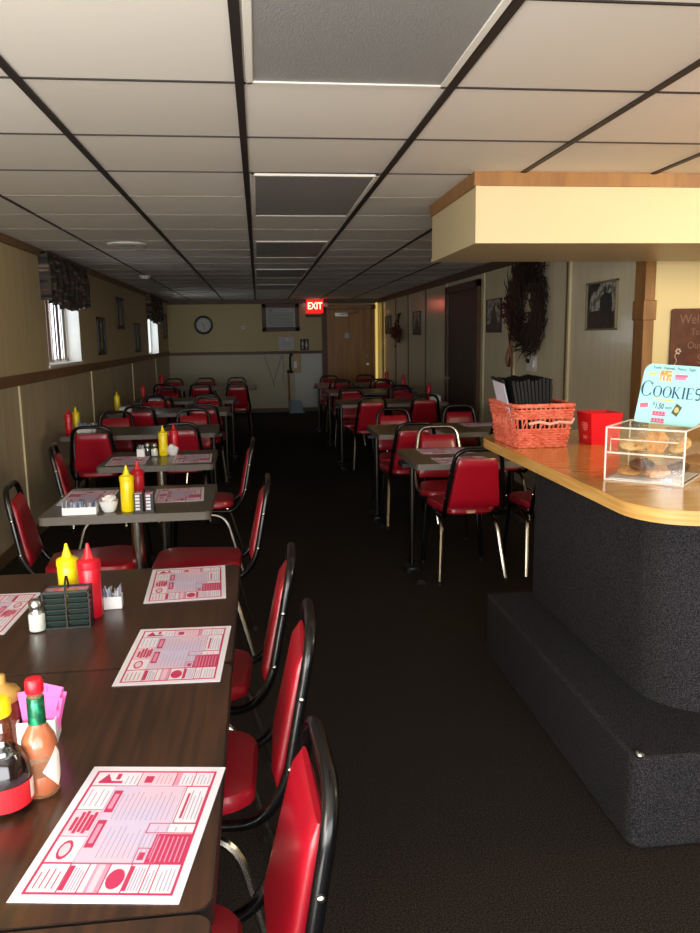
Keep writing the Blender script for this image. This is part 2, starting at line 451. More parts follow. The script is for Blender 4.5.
# valances
def valance(loc, w, h, lab, drop):
    n = 60
    def fn(u, v):
        y = (u-.5)*w
        z = -v*h - (v*.05*math.sin(u*PI*1.0)*drop)
        x = .055+.013*math.sin(u*w*34+1.3*math.sin(u*9))*(.4+.6*v)+.03*math.sin(v*PI)
        if v > .82: x += .012*math.sin(u*w*60); z += .012*math.sin(u*w*46)
        return (x, y, z)
    t = thing('window_valance', lab, 'valance', loc, 0, 'dark plaid window valances')
    o = MB().grid(fn, 90, 14, 'plaid').build('gathered_fabric', t)
    sol = o.modifiers.new('s', 'SOLIDIFY'); sol.thickness = .006
    for s in (-1, 1):
        e = MB().add([(0, s*w/2, 0), (.075, s*w/2, 0), (.09, s*w/2, -h), (0, s*w/2, -h)], [(0, 1, 2, 3)], 'plaid')
        e.build('side_return', t, smooth=False)
    MB().box(0, .06, -w/2, w/2, -.012, 0, 'trimdk').build('mounting_board', t)
valance((XL+.001, 7.50, CZ-.03), 1.50, .385, 'dark plaid gathered valance over the nearer left window', 1)
valance((XL+.001, 13.70, CZ-.03), 1.6, .40, 'dark plaid gathered valance over the farther left window', 1)

# back wall (solid, door set against it)
struct(MB().box(XL-.2, XR+.2, YB, YB+.12, RAIL0, CZ, 'wallB').box(XL-.2, XR+.2, YB, YB+.12, 0, RAIL0, 'wallBlow').build('wall_back', smooth=False))
struct(MB().box(XL, 1.28, YB-.018, YB, 1.165, 1.225, 'trimdk').build('trim_7', bevel=.003))
struct(MB().box(XL, XR, YB-.03, YB, CZ-.085, CZ, 'trimdk').build('trim_8', bevel=.004))
struct(MB().box(XL, 1.28, YB-.015, YB, 0, .08, 'base').build('baseboard_back'))
struct(MB().box(.72, 1.26, YB-.008, YB-.001, .08, 1.165, mat('white_panel', '#c3c5bb', .4)).build('trim_9', smooth=False))

# exit door in the back wall
d = struct(bpy.data.objects.new('door_1', None)); COL.objects.link(d)
MB().box(1.38, 2.28, YB-.045, YB-.005, .01, 2.03, 'doorwood').build('door_leaf', d, bevel=.003)
b = MB(); b.box(1.28, 1.38, YB-.07, YB, 0, 2.12, 'trimdk'); b.box(1.28, 2.40, YB-.07, YB, 2.035, 2.12, 'trimlt'); b.box(2.28, 2.345, YB-.07, YB, 0, 2.12, 'trimlt')
b.build('door_frame', d, bevel=.004)
tag(MB().box(2.372, 2.405, YB-.075, YB-.001, .5, 2.16, 'door_light').build('light_leak_strip', d), 'glowing pale yellow strip imitating light leaking past the door')  # added strip; its glow stands in for light coming through the slit
k = MB().lathe([(.012, 0), (.012, .03), (.032, .04), (.034, .06), (.02, .072)], 'brass', 16, Matrix.Translation((2.19, YB-.045, .94)) @ Matrix.Rotation(PI/2, 4, 'X')).build('door_knob', d)
MB().lathe([(.03, 0), (.03, .012), (.014, .02)], 'brass', 16, Matrix.Translation((2.19, YB-.045, 1.09)) @ Matrix.Rotation(PI/2, 4, 'X')).build('deadbolt', d)
MB().box(1.55, 1.80, YB-.085, YB-.045, 1.90, 1.96, 'steel').tube([(1.62, YB-.09, 1.93), (1.85, YB-.2, 1.94), (2.0, YB-.07, 1.97)], .01, 'steel').build('door_closer', d)
MB().box(1.74, 1.83, YB-.05, YB-.044, 1.46, 1.57, 'signwhite').build('notice', d, smooth=False)

# right wall up to the corner post, then the wall behind the counter facing the room's front
struct(MB().box(XR, XR+.12, YK+.07, YB+.1, 0, CZ, 'wallR').build('wall_right', smooth=False))
b = MB(); bd = MB()
for k, y in enumerate((15.38, 13.91, 12.73, 11.38)): bd.box(XR-.012, XR, y-.03, y+.03, .08, CZ, 'battendk')
for y in (10.12, 8.42): b.box(XR-.014, XR, y-.045, y+.045, .08, CZ, 'batten')
for y in (7.37, 6.04): bd.box(XR-.014, XR, y-.012, y+.03, .08, CZ, 'battendk'); b.box(XR-.016, XR, y-.045, y-.012, .08, CZ, 'batten')
struct(b.build('trim_10')); struct(bd.build('trim_11'))
struct(MB().box(XR-.03, XR, YK+.09, YB, CZ-.085, CZ, 'trimdk').build('trim_12', bevel=.004))
struct(MB().box(XR-.015, XR, YK+.09, YB, 0, .08, 'base').build('baseboard_right'))
struct(MB().box(XR, XK, YK, YK+.1, 0, CZ, 'wallK').build('wall_kitchen', smooth=False))
b = MB(); b.box(XR-.012, XR+.058, YK-.02, YK+.12, 0, CZ, 'trimlt'); b.box(XR-.02, XR+.066, YK-.03, YK+.125, 1.575, 1.70, 'trimlt')
struct(b.build('trim_13', bevel=.004))
struct(MB().box(XK, XK+.1, YF, YK+.1, 0, CZ, 'wallK').build('wall_far_right', smooth=False))
# front wall behind the camera with a broad shop window opening
b = MB(); b.box(XL-.2, XK, YF-.1, YF, 0, .55, 'wallB'); b.box(XL-.2, XK, YF-.1, YF, 2.05, CZ, 'wallB'); b.box(2.2, XK, YF-.1, YF, .55, 2.05, 'wallB'); b.box(XL-.2, -1.5, YF-.1, YF, .55, 2.05, 'wallB')
struct(b.build('wall_front', smooth=False))

# dark door in the right wall
d = struct(bpy.data.objects.new('door_2', None)); COL.objects.link(d)
MB().box(XR-.02, XR+.01, 8.60, 9.92, .01, 2.02, 'doordark').build('door_leaf', d, bevel=.003)
b = MB()
for q in ((8.50, 8.60, 0, 2.10), (9.92, 10.02, 0, 2.10), (8.50, 10.02, 2.02, 2.10)): b.box(XR-.045, XR, q[0], q[1], q[2], q[3], 'trimdk')
b.build('door_frame', d, bevel=.003)
MB().box(XR-.03, XR-.02, 9.0, 9.4, 2.035, 2.085, 'black').build('door_plate', d)
MB().lathe([(.012, 0), (.012, .03), (.03, .04), (.03, .06), (.015, .07)], 'brass', 16, Matrix.Translation((XR-.02, 9.83, .95)) @ Matrix.Rotation(-PI/2, 4, 'Y')).build('door_knob', d)

# soffit over the counter
SX, SY0, SY1, SZ = 1.03, 3.66, 4.60, 1.925
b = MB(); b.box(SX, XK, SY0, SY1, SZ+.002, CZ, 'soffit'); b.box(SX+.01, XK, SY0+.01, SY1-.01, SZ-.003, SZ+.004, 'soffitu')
struct(b.build('soffit', smooth=False))
b = MB(); b.box(SX-.016, XK, SY0-.016, SY0, CZ-.062, CZ, 'trimlt'); b.box(SX-.016, SX, SY0, SY1, CZ-.062, CZ, 'trimlt')
struct(b.build('trim_14', smooth=False))
b = MB(); b.box(SX-.006, SX+.012, SY0-.006, SY0+.012, SZ-.004, CZ-.06, 'soffit'); b.box(SX+.012, XK, SY0-.006, SY0+.01, SZ-.004, SZ+.014, 'soffit'); b.box(SX-.006, SX+.01, SY0+.012, SY1, SZ-.004, SZ+.014, 'soffit')
struct(b.build('trim_15', smooth=False))

# ------------------------------------------------------------------ counter
t = thing('service_counter', 'charcoal carpet covered service counter with a low carpeted step', 'counter', (1.3, 2.7, 0))
o = -1.3, -2.7
def sh(p): return [(x+o[0], y+o[1]) for x, y in p]
MB().prism(sh(rrect(1.24, 2.9, 2.16, 3.39, (.22, 0, 0, .03), 10)), .28, 1.025, 'carpet2').build('counter_body', t)
MB().prism(sh(rrect(1.035, 2.9, 1.945, 3.42, (.05, 0, 0, .02), 8)), 0, .293, 'carpet2').build('step', t, bevel=.012)
MB().lathe([(.013, 0), (.015, .005), (.013, .011), (.007, .015), (.001, .016)], 'steel', 16, Matrix.Translation((1.058+o[0], 1.966+o[1], .290))).build('bolt', t)
MB().prism([(x, y) for x, y in rrect(.942, 3.0, 1.752, 3.40, (.17, 0, 0, .24), 10)], 1.024, 1.06, 'oakedge').prism(rrect(.946, 2.996, 1.756, 3.396, (.168, 0, 0, .238), 10), 1.058, 1.0612, 'oak').build('countertop')
tag(bpy.data.objects['countertop'], 'golden oak laminate countertop with a rounded corner on the carpeted counter', 'countertop')
CT = 1.0612

# wicker basket with menus
def basket():
    t = thing('wicker_basket', 'salmon coloured wicker basket holding black menus on the counter', 'basket', (1.083, 3.02, CT), math.radians(2))
    H = .165
    def ring(z, off=0):
        k = z/H; hx = .1+.022*k; hy = .14+.02*k
        return [(x, y, z) for x, y in rrect(-hx-off, hx+off, -hy-off, hy+off, .025, 5)]
    def dense(P, n):
        P = [Vector(p) for p in P]; L = [0]
        for i in range(len(P)): L.append(L[-1]+(P[(i+1) % len(P)]-P[i]).length)
        out = []; j = 0
        for k in range(n):
            s = k/n*L[-1]
            while L[j+1] < s: j += 1
            f = (s-L[j])/(L[j+1]-L[j]); out.append(P[j].lerp(P[(j+1) % len(P)], f))
        return out
    b = MB(); NS = 56
    for r, z in enumerate([.006+.0095*i for i in range(8)]+[.118+.0095*i for i in range(4)]):
        P = dense(ring(z), NS*4); Q = []
        for k, p in enumerate(P):
            c = Vector((p.x, p.y, 0)).normalized(); Q.append(p+c*(.004*math.sin(k/4*PI+r*PI)))
        b.tube(Q, .0052, 'wicker', 5, closed=True)
    b.build('woven_strands', t)
    b = MB(); A = dense(ring(.002), NS); B = dense(ring(H-.004), NS)
    for p, q in zip(A, B): b.tube([p, q], .0032, 'wicker', 5)
    for i in range(0, NS, 2):   # crossed stakes in the open band
        p, q = A[i].lerp(B[i], .47), A[(i+1) % NS].lerp(B[(i+1) % NS], .72); b.tube([p, q], .003, 'wicker', 5)
    b.build('stakes', t)
    b = MB(); b.tube(dense(ring(H), 80), .0085, 'wicker', 8, closed=True)
    P = dense(ring(H), 160)
    b.tube([p+Vector((0, 0, .005*math.sin(k*.9)))+Vector((p.x, p.y, 0)).normalized()*(.006*math.cos(k*.9)) for k, p in enumerate(P)], .005, 'wicker', 5, closed=True)
    b.build('braided_rim', t)
    MB().box(-.098, .098, -.138, .138, .001, .006, 'wicker').build('base', t)
    h = MB()
    h.tube([(-.07, -.166, .098), (-.03, -.172, .106), (.01, -.171, .096), (.05, -.172, .104), (.10, -.168, .098), (.117, -.15, .112)], .006, mat('twine', '#d9a08c', .7), 6)
    h.build('twine', t)
basket()
nm = 11
for k in range(nm):
    x = 1.020+k*.0108; lean = math.radians(-11.5+k*1.0)
    T = Matrix.Rotation(lean, 4, 'Y')
    words = 'leftmost' if k == 0 else 'rightmost' if k == nm-1 else None
    ordn = ['first', 'second', 'third', 'fourth', 'fifth', 'sixth', 'seventh', 'eighth', 'ninth', 'tenth', 'eleventh'][k]
    lab = 'black menu folder standing in the wicker basket, %s from the left' % ordn if not words else 'black menu folder standing in the wicker basket, the %s one' % words
    t = thing('menu_folder', lab, 'menu', (x, 3.02, CT+.008), 0, 'black menus in the basket')
    t.rotation_euler = (math.radians(2), lean, 0)
    h = .262+random.uniform(-.006, .004)
    b = MB(); b.box(-.0055, -.0035, -.11, .085, 0, h, 'blackleather'); b.box(.0035, .0055, -.11, .085, 0, h, 'blackleather'); b.box(-.0055, .0055, -.113, -.108, 0, h, 'blackleather')
    b.build('cover', t, bevel=.001)
    MB().box(-.0028, .0028, -.107, .08, .004, h-.006, 'blackleather').build('pages', t, smooth=False)
t = thing('paper_menu', 'white menu sheet with a black backing leaning out of the basket left side', 'menu', (1.006, 3.02, CT+.01))
t.rotation_euler = (math.radians(2), math.radians(-14), math.radians(-4))
MB().box(-.003, -.001, -.10, .085, .0, .25, mat('sheet', '#d4cfe0', .5)).build('sheet', t, smooth=False)
MB().box(.0, .003, -.10, .085, .0, .262, 'blackleather').box(-.006, .003, -.10, .085, .256, .264, 'blackleather').build('backing', t, smooth=False)

# red plastic holder
t = thing('red_box', 'open red plastic box standing beside the wicker basket', 'box', (1.352, 2.968, CT), math.radians(2))
b = MB(); w0, w1, hh, th = .056, .066, .126, .004
for sx, sy in ((1, 0), (-1, 0), (0, 1), (0, -1)):
    if sx:
        x0, x1 = sx*w0, sx*w1
        vs = [(x0, -w0, 0), (x0, w0, 0), (x1, w1, hh), (x1, -w1, hh)]; ins = [(x-sx*th, y*.94, z) for x, y, z in vs]
    else:
        y0, y1 = sy*w0, sy*w1
        vs = [(-w0, y0, 0), (w0, y0, 0), (w1, y1, hh), (-w1, y1, hh)]; ins = [(x*.94, y-sy*th, z) for x, y, z in vs]
    b.add(vs+ins, [(0,1,2,3),(7,6,5,4),(0,4,5,1),(1,5,6,2),(2,6,7,3),(3,7,4,0)], 'redbox')
b.box(-w0, w0, -w0, w0, 0, .005, 'redbox')
b.build('shell', t, smooth=False)
for rows in (((.084, .04), (.075, .052), (.066, .044), (.057, .03)), ((.030, .036), (.022, .03))):
    b = MB(); zs = [z for z, _ in rows]
    for z, wv in rows:
        x = -(w0+(w1-w0)*z/hh)-.0006; b.box(x-.0006, x, -wv/2-.005, wv/2-.005, z-.0022, z+.0022, 'redpale')
    zm, zM = min(zs), max(zs); b.add([(-(w0+(w1-w0)*zm/hh)-.0009, -.006, zm), (-(w0+(w1-w0)*zm/hh)-.0009, -.003, zm), (-(w0+(w1-w0)*zM/hh)-.0009, -.003, zM), (-(w0+(w1-w0)*zM/hh)-.0009, -.006, zM)], [(0, 1, 2, 3)], 'redpale')
    b.build('faded_print', t, smooth=False)

# acrylic cookie case
ca = math.atan2(-.15, .16)
t = thing('cookie_case', 'clear acrylic two tier cookie case on the oak counter', 'display case', (1.028, 2.203, CT), ca)
CW, CD, CH, q = .224, .23, .16, .004
b = MB()
b.box(0, CW, 0, q, 0, CH, 'acrylic'); b.box(0, q, 0, CD, 0, CH, 'acrylic'); b.box(CW-q, CW, 0, CD, 0, CH, 'acrylic'); b.box(0, CW, CD-q, CD, 0, CH, 'acrylic'); b.box(0, CW, 0, CD, CH-q, CH, 'acrylic')
b.build('clear_panels', t, smooth=False)
b = MB(); e = .0028
for z in (e, CH): 
    for y in (0, CD): b.tube([(0, y, z), (CW, y, z)], e, 'acrylicedge', 6)
    for x in (0, CW): b.tube([(x, 0, z), (x, CD, z)], e, 'acrylicedge', 6)
for x in (0, CW):
    for y in (0, CD): b.tube([(x, y, 0), (x, y, CH)], e, 'acrylicedge', 6)
b.build('polished_edges', t)
b = MB(); b.box(q, CW-q, q, CD-q, .082, .085, 'acrylic'); b.tube([(q, q, .084), (CW-q, q, .084)], .003, 'acrylicedge', 6); b.tube([(.012, .006, .088), (.012, .006, .125), (CW-.02, .006, .125)], .002, 'acrylicedge', 6)
b.build('shelf', t)
MB().box(.01, CW-.01, .008, CD-.01, .004, .007, 'paper').box(CW-.055, CW-.03, .006, .0085, .007, .02, 'bluepk').build('paper_liner', t, smooth=False)
CM = Matrix.Translation((1.028, 2.203, CT)) @ Matrix.Rotation(ca, 4, 'Z')
def cookie(x, y, z, r, th, m, tilt, rz, lab):
    b = MB(); n = 22; rows = [(.15, th*.5), (.6, th*.46), (.9, th*.25), (1, 0), (.9, -th*.35), (.5, -th*.5), (.1, -th*.5)]
    prof = [(r*a, h) for a, h in rows]; b.lathe(prof, m, n)
    for i in range(len(b.v)):
        vx, vy, vz = b.v[i]; k = 1+random.uniform(-.05, .05); b.v[i] = (vx*k, vy*k, vz+random.uniform(-.002, .002))
    for i in range(9):
        a = random.uniform(0, 6.3); rr = r*random.uniform(.1, .75)
        b.lathe([(.004, 0), (.005, .003), (.002, .006)], 'cookiedk' if m == 'cookiedk' else 'cookie', 6, Matrix.Translation((rr*math.cos(a), rr*math.sin(a), th*.38)))
    o = b.build('cookie'); p = CM @ Vector((x, y, z)); o.location = p
    o.rotation_euler = (tilt, 0, ca+rz)
    tag(o, lab, 'cookie', 'cookies in the acrylic case'); return o
cookie(.060, .075, .104, .042, .018, 'cookiepale', math.radians(18), .2, 'pale flat cookie at the left of the case upper shelf')
cookie(.137, .032, .1215, .034, .022, 'cookie', math.radians(80), 0, 'round tan cookie standing face on in the middle of the upper shelf')
cookie(.186, .10, .108, .034, .02, 'cookiepale', math.radians(35), -.5, 'golden cookie at the right of the case upper shelf')
cookie(.050, .085, .022, .040, .018, 'cookie', math.radians(8), 0, 'brown cookie at the left of the case bottom tier')
cookie(.088, .07, .045, .038, .018, 'cookiedk', math.radians(12), .4, 'dark chocolate cookie lying atop others in the bottom tier')
cookie(.130, .09, .026, .042, .02, 'cookie', math.radians(14), .1, 'reddish brown cookie in the middle of the bottom tier')
cookie(.180, .11, .035, .036, .02, 'cookiedk', math.radians(20), -.4, 'dark cookie at the right of the case bottom tier')

# blue cookies sign standing on top of the case
ST = Matrix.Translation(CM @ Vector((.028, CD-.06, CH+.003))) @ Matrix.Rotation(ca+math.radians(5), 4, 'Z') @ Matrix.Rotation(math.radians(66), 4, 'X') @ Matrix.Rotation(math.radians(-4), 4, 'Z') @ Matrix.Diagonal((.75, 1.03, 1, 1))
SW, SH = .255, .19
t = thing('cookie_sign', 'pale blue COOKIES price sign standing on the acrylic cookie case', 'sign')
t.matrix_world = ST
MB().prism(rrect(0, SW, 0, SH, (.012, .03, .03, .03), 6), -.003, 0, 'signblue').build('board', t, smooth=False)
def st(name, s, size, m, x, y, sx=1, rot=0, bold=0):
    return text(name, s, size, m, t, Matrix.Translation((x, y, .0006)) @ Matrix.Rotation(rot, 4, 'Z'), 'LEFT', sx, .0003, None, bold)
def serif_word():
    # COOKIES in serif capitals: thick stems, thin hairlines, rounded bowls; first letter larger
    b = MB(); Z = .0009
    def bar(x0, y0, x1, y1, w):
        d = Vector((x1-x0, y1-y0)); n_ = Vector((-d.y, d.x)).normalized()*w/2
        b.add([(x0+n_.x, y0+n_.y, Z), (x1+n_.x, y1+n_.y, Z), (x1-n_.x, y1-n_.y, Z), (x0-n_.x, y0-n_.y, Z)], [(0, 1, 2, 3)], 'navy')
    def bowl(cx, cy, rx, ry, a0, a1, thick, thin):
        n = 30
        for k in range(n):
            q = []
            for a in (a0+(a1-a0)*k/n, a0+(a1-a0)*(k+1)/n):
                t_ = thin+(thick-thin)*abs(math.cos(a))**1.5
                q.append(((cx+rx*math.cos(a), cy+ry*math.sin(a), Z), (cx+(rx-t_)*math.cos(a), cy+(ry-thin)*math.sin(a), Z)))
            b.add([q[0][0], q[1][0], q[1][1], q[0][1]], [(0, 1, 2, 3)], 'navy')
    y0 = .084; H = .036; HC = .050
    bowl(.036, y0+HC/2, .024, HC/2, math.radians(38), math.radians(325), .0085, .0022)
    bar(.0545, y0+HC*.66, .0545, y0+HC*.97, .0016); bar(.0545, y0+HC*.05, .0545, y0+HC*.3, .0014)
    for cx in (.079, .117): bowl(cx, y0+H/2, .0175, H/2, 0, 2*PI, .0068, .002)
    x = .142; bar(x, y0, x, y0+H, .0064); bar(x-.0055, y0+.0006, x+.0055, y0+.0006, .0014); bar(x-.0055, y0+H-.0006, x+.0055, y0+H-.0006, .0014)
    bar(x+.002, y0+H*.45, x+.020, y0+H, .0018); bar(x+.006, y0+H*.52, x+.024, y0, .005); bar(x+.014, y0+H-.0006, x+.025, y0+H-.0006, .0014); bar(x+.018, y0+.0006, x+.029, y0+.0006, .0014)
    x = .181; bar(x, y0, x, y0+H, .0064); bar(x-.006, y0+.0006, x+.006, y0+.0006, .0014); bar(x-.006, y0+H-.0006, x+.006, y0+H-.0006, .0014)
    x = .197; bar(x, y0, x, y0+H, .0064); bar(x-.0055, y0+.0006, x+.020, y0+.0006, .0015); bar(x-.0055, y0+H-.0006, x+.019, y0+H-.0006, .0015); bar(x, y0+H*.52, x+.013, y0+H*.52, .0014)
    bar(x+.020, y0, x+.021, y0+.009, .0015); bar(x+.0185, y0+H, x+.0185, y0+H-.008, .0015); bar(x+.013, y0+H*.38, x+.013, y0+H*.66, .0014)
    cx = .236; P = []
    for k in range(25):
        u = k/24; a = math.radians(40)+u*math.radians(230) if u < .5 else math.radians(155)-(u-.5)*math.radians(230)+math.radians(0)
        P.append((cx+.0095*math.cos(math.radians(50+220*u*2)) if u < .5 else cx+.0100*math.cos(math.radians(90-220*(u-.5)*2)), (y0+H*.74+H*.25*math.sin(math.radians(50+220*u*2))) if u < .5 else (y0+H*.27+H*.26*math.sin(math.radians(90-220*(u-.5)*2)))))
    for p, q in zip(P, P[1:]): bar(p[0], p[1], q[0], q[1], .0046)
    return b.build('heading_text', t, loc=(-.009, 0, 0), smooth=False)
serif_word()
st('flavour_text', 'Turtle   Oatmeal   Peanut   Sugar', .0125, 'inkblk', .034, .178, 1)
st('price_text', '$', .014, 'inkblk', .062, .062); st('price_text', '1.50', .024, 'inkblk', .071, .055, .85, 0, .0004); st('price_text', 'each', .014, 'inkblk', .113, .053)
b = MB(); b.box(.066, .114, .136, .17, 0, .0008, 'orange'); b.box(.075, .08, .138, .152, .0008, .0014, 'paper'); b.box(.088, .094, .138, .152, .0008, .0014, 'paper'); b.build('picture_patch', t, smooth=False)
MB().box(.022, .052, .153, .161, 0, .0008, 'yellowink').build('yellow_lettering', t, smooth=False); MB().box(.062, .14, .074, .079, 0, .0008, 'yellowink').build('yellow_lettering', t, smooth=False)
MB().box(.126, .175, .152, .160, 0, .0008, 'pinkink').box(.126, .17, .1505, .1525, 0, .0007, 'printpink').box(.126, .17, .143, .1508, 0, .0007, 'printpink').build('pink_lettering', t, smooth=False)
MB().box(.018, .05, .044, .058, 0, .0008, 'pinkink', Matrix.Rotation(.12, 4, 'Z')).build('pink_badge', t, smooth=False)
for z in (.034, .012):
    b = MB(); b.box(.067, .118, z-.006, z+.006, 0, .0008, 'printpink'); b.box(.067, .118, z-.0085, z-.006, 0, .001, 'ketchup')
    for k in range(4): b.lathe([(.0032, 0), (.0032, .0006)], 'ketchup', 8, Matrix.Translation((.073+k*.0125, z, .0006)))
    b.build('pink_strip', t, smooth=False)
T = Matrix.Translation((.158, .048, 0)) @ Matrix.Rotation(-.45, 4, 'Z')
MB().box(-.013, .013, -.017, .017, 0, .0008, 'olive', T).lathe([(.009, 0), (.009, .0006)], 'cookiepale', 14, T @ Matrix.Translation((0, 0, .0008))).build('green_patch', t, smooth=False)

# brown notice board on the kitchen wall
t = thing('menu_board', 'brown chalk style menu board on the bright wall behind the counter', 'board', (2.84, YK-.012, 1.37), math.radians(0))
MB().prism(rrect(-.205, .36, -.16, .275, .02, 4), 0, .012, 'board', Matrix.Rotation(PI/2, 4, 'X')).build('panel', t)
TM = Matrix.Translation((0, -.0128, 0)) @ Matrix.Rotation(PI/2, 4, 'X')
for s, z, x, sz in (('Welcome', .205, -.15, .085), ('To', .125, -.07, .06), ('Our', .04, -.09, .065), ('Specials', -.05, -.02, .085)):
    text('board_text', s, sz, 'chalk', t, Matrix.Translation((x, -.0128, z)) @ Matrix.Rotation(PI/2, 4, 'X'), 'LEFT', .9)
b = MB()
for k in range(14):
    a = k*.45; b.lathe([(.004, 0), (.004, .001)], 'chalkw', 6, TM @ Matrix.Translation((-.165+.006*math.sin(a*2.1), -.13+k*.009, 0)))
for k in range(6): b.lathe([(.007, 0), (.007, .001)], 'chalkw', 6, TM @ Matrix.Translation((-.15+.014*math.cos(k), .005+.014*math.sin(k), 0)))
b.build('chalk_doodle', t, smooth=False)

# ------------------------------------------------------------------ wall things
def picture(loc, face, w, h, lab, frame='frame', fw=.012, style='scene', group=None):
    t = thing('framed_picture', lab, 'picture', loc, face, group)   # local: -Y is outward
    b = MB()
    for q in ((-w/2, w/2, -h/2, -h/2+fw), (-w/2, w/2, h/2-fw, h/2), (-w/2, -w/2+fw, -h/2, h/2), (w/2-fw, w/2, -h/2, h/2)): b.box(q[0], q[1], -.02, 0, q[2], q[3], frame)
    b.build('frame', t, bevel=.002)
    iw, ih = w/2-fw, h/2-fw
    p = MB(); p.box(-iw, iw, -.008, -.004, -ih, ih, 'photosky' if style != 'strip' else 'photodark')
    def poly(pts, m, y): p.add([(x*iw, y, z*ih) for x, z in pts], [tuple(range(len(pts)))], m)
    if style == 'scene':
        poly([(-1, -1), (1, -1), (1, -.25), (.4, -.3), (-.3, -.2), (-1, -.25)], 'photoground', -.0085)
        poly([(-.1, -.4), (-.1, .35), (0, .48), (.15, .5), (.2, .8), (.3, .98), (.34, .55), (.6, .5), (.72, .35), (.74, -.4)], 'photodark', -.0095)
        poly([(-1, 1), (-.1, 1), (-.3, .7), (-.7, .62), (-.8, .2), (-.84, -.3), (-1, -.3)], 'photodark', -.009)
    elif style == 'tall':
        poly([(-1, -1), (1, -1), (1, -.5), (.3, -.45), (-1, -.55)], 'photoground', -.0085)
        poly([(-.6, -.6), (-.3, .2), (0, .75), (.35, .1), (.65, -.6)], 'photodark', -.0095)
    else:
        poly([(-.35, -.85), (.35, -.85), (.35, .85), (-.35, .85)], 'mirror', -.0085)
    p.build('print', t, smooth=False)
    return t
picture((XR-.001, 5.42, 1.69), PI/2+PI, .50, .345, 'framed dark photograph of a tower on the right wall nearest the corner post', 'framelt', .014)
picture((XR-.001, 8.0, 1.69), PI/2+PI, .50, .345, 'framed photograph hung between the twig wreath and the dark door', 'frame', .01, 'tall')
picture((XR-.001, 12.0, 1.685), PI/2+PI, .56, .36, 'framed photograph on the right wall just past the dark door', 'frame', .014, 'tall')
picture((XR-.001, 14.68, 1.70), PI/2+PI, .60, .34, 'framed photograph on the right wall nearest the back door', 'frame', .014, 'tall')
G = 'narrow dark frames on the left wall'
picture((XL+.001, 9.12, 1.54), PI/2, .40, .42, 'narrow dark framed panel just past the nearer window, lower left of three', 'frame', .035, 'strip', G)
picture((XL+.001, 10.45, 1.83), PI/2, .50, .40, 'narrow dark framed panel hung highest of the three between the windows', 'frame', .035, 'strip', G)
picture((XL+.001, 11.78, 1.52), PI/2, .52, .42, 'narrow dark framed panel just before the farther window', 'frame', .035, 'strip', G)
picture((XL+.001, 15.32, 1.74), PI/2, .5, .48, 'narrow dark framed panel in the far left corner past the windows', 'frame', .035, 'strip', G)

# twig wreath
t = thing('twig_wreath', 'large dark twig wreath with a ribbon bow on the right wall', 'wreath', (XR-.02, 6.83, 1.765))
b = MB(); RW = .26
for k in range(1500):
    a = random.uniform(0, 2*PI); r = RW+random.gauss(.0, .058); L = random.uniform(.07, .19); out = random.uniform(-.2, .85)
    c = Vector((-random.uniform(.0, .09), math.cos(a)*r*1.15, math.sin(a)*r*1.12))
    tn = Vector((random.uniform(-.35, .15), -math.sin(a), math.cos(a)))+Vector((0, math.cos(a), math.sin(a)))*out
    tn.normalize(); mid = c+tn*L*.5+Vector((-.01, random.gauss(0, .01), random.gauss(0, .01))); end = c+tn*L
    for q in (c, mid, end): q.x = min(q.x, -.002); 
    b.tube([c, mid, end], [.0062, .0045, .0015], 'twig', 4)
b.build('twig_ring', t)
b = MB()
for k in range(90):
    a = random.uniform(0, 2*PI); c = Vector((-.11+random.gauss(0, .02), .33+random.gauss(0, .07), -.02+random.gauss(0, .07)))
    d1 = Vector((random.gauss(0, .3), math.cos(a), math.sin(a)))*random.uniform(.03, .06); d2 = d1.cross(Vector((1, .3, .2))).normalized()*.018
    b.add([c-d1*.2, c+d1*.5+d2, c+d1, c+d1*.5-d2], [(0, 1, 2, 3)], 'ribbon'); b.tube([(-.08, .33, -.02), c], .003, 'twig', 4)
b.build('dried_bow', t)
b = MB()
for k, (y0, w) in enumerate(((.36, .03), (.28, .026), (.32, .02))):
    n = 12; vs = []
    for i in range(n):
        z = -.08-i*.045; y = y0+.03*math.sin(i*.8+k)+i*.006; x = -.07-.012*math.sin(i*.9+k*2)
        vs += [(x, y-w, z), (x-.008, y+w, z)]
    b.add(vs, [(2*i, 2*i+1, 2*i+3, 2*i+2) for i in range(n-1)], 'ribbonlt' if k != 2 else 'ribbon')
b.build('ribbon_tails', t)

# dried flower hanger near the far end of the right wall
t = thing('dried_flower_swag', 'small dried flower swag hanging between two pictures on the right wall', 'wall decoration', (XR-.01, 13.4, 1.62))
b = MB()
for k in range(190):
    a = random.uniform(0, 2*PI); r = abs(random.gauss(0, .105)); c = Vector((-.03-random.uniform(0, .08), math.cos(a)*r*2.2, math.sin(a)*r*.8-.07))
    b.lathe([(.001, -.02), (.022, 0), (.001, .02)], 'dried', 5, Matrix.Translation(c)); b.tube([(-.05, 0, -.07), c], .004, 'dried', 3)
b.build('flower_heads', t)
b = MB()
for k in range(9): b.tube([(-.02, 0, -.02), (-.04, random.gauss(0, .06), .12), (-.03, random.gauss(0, .09), .26)], .006, 'twig', 4)
b.build('stems', t)

# wall switch and hook plate
t = thing('wall_plate', 'pale double switch plate on the right wall below the wreath', 'switch', (XR-.001, 6.85, 1.235))
MB().box(-.006, 0, -.12, .12, -.07, .07, 'whitepl').build('plate', t, bevel=.003)
MB().box(-.016, -.006, -.075, -.035, -.035, .035, 'whitepl').build('rocker', t, bevel=.002)
MB().lathe([(.02, 0), (.02, .02)], 'black', 12, Matrix.Translation((-.006, .06, .02)) @ Matrix.Rotation(-PI/2, 4, 'Y')).build('knob', t)

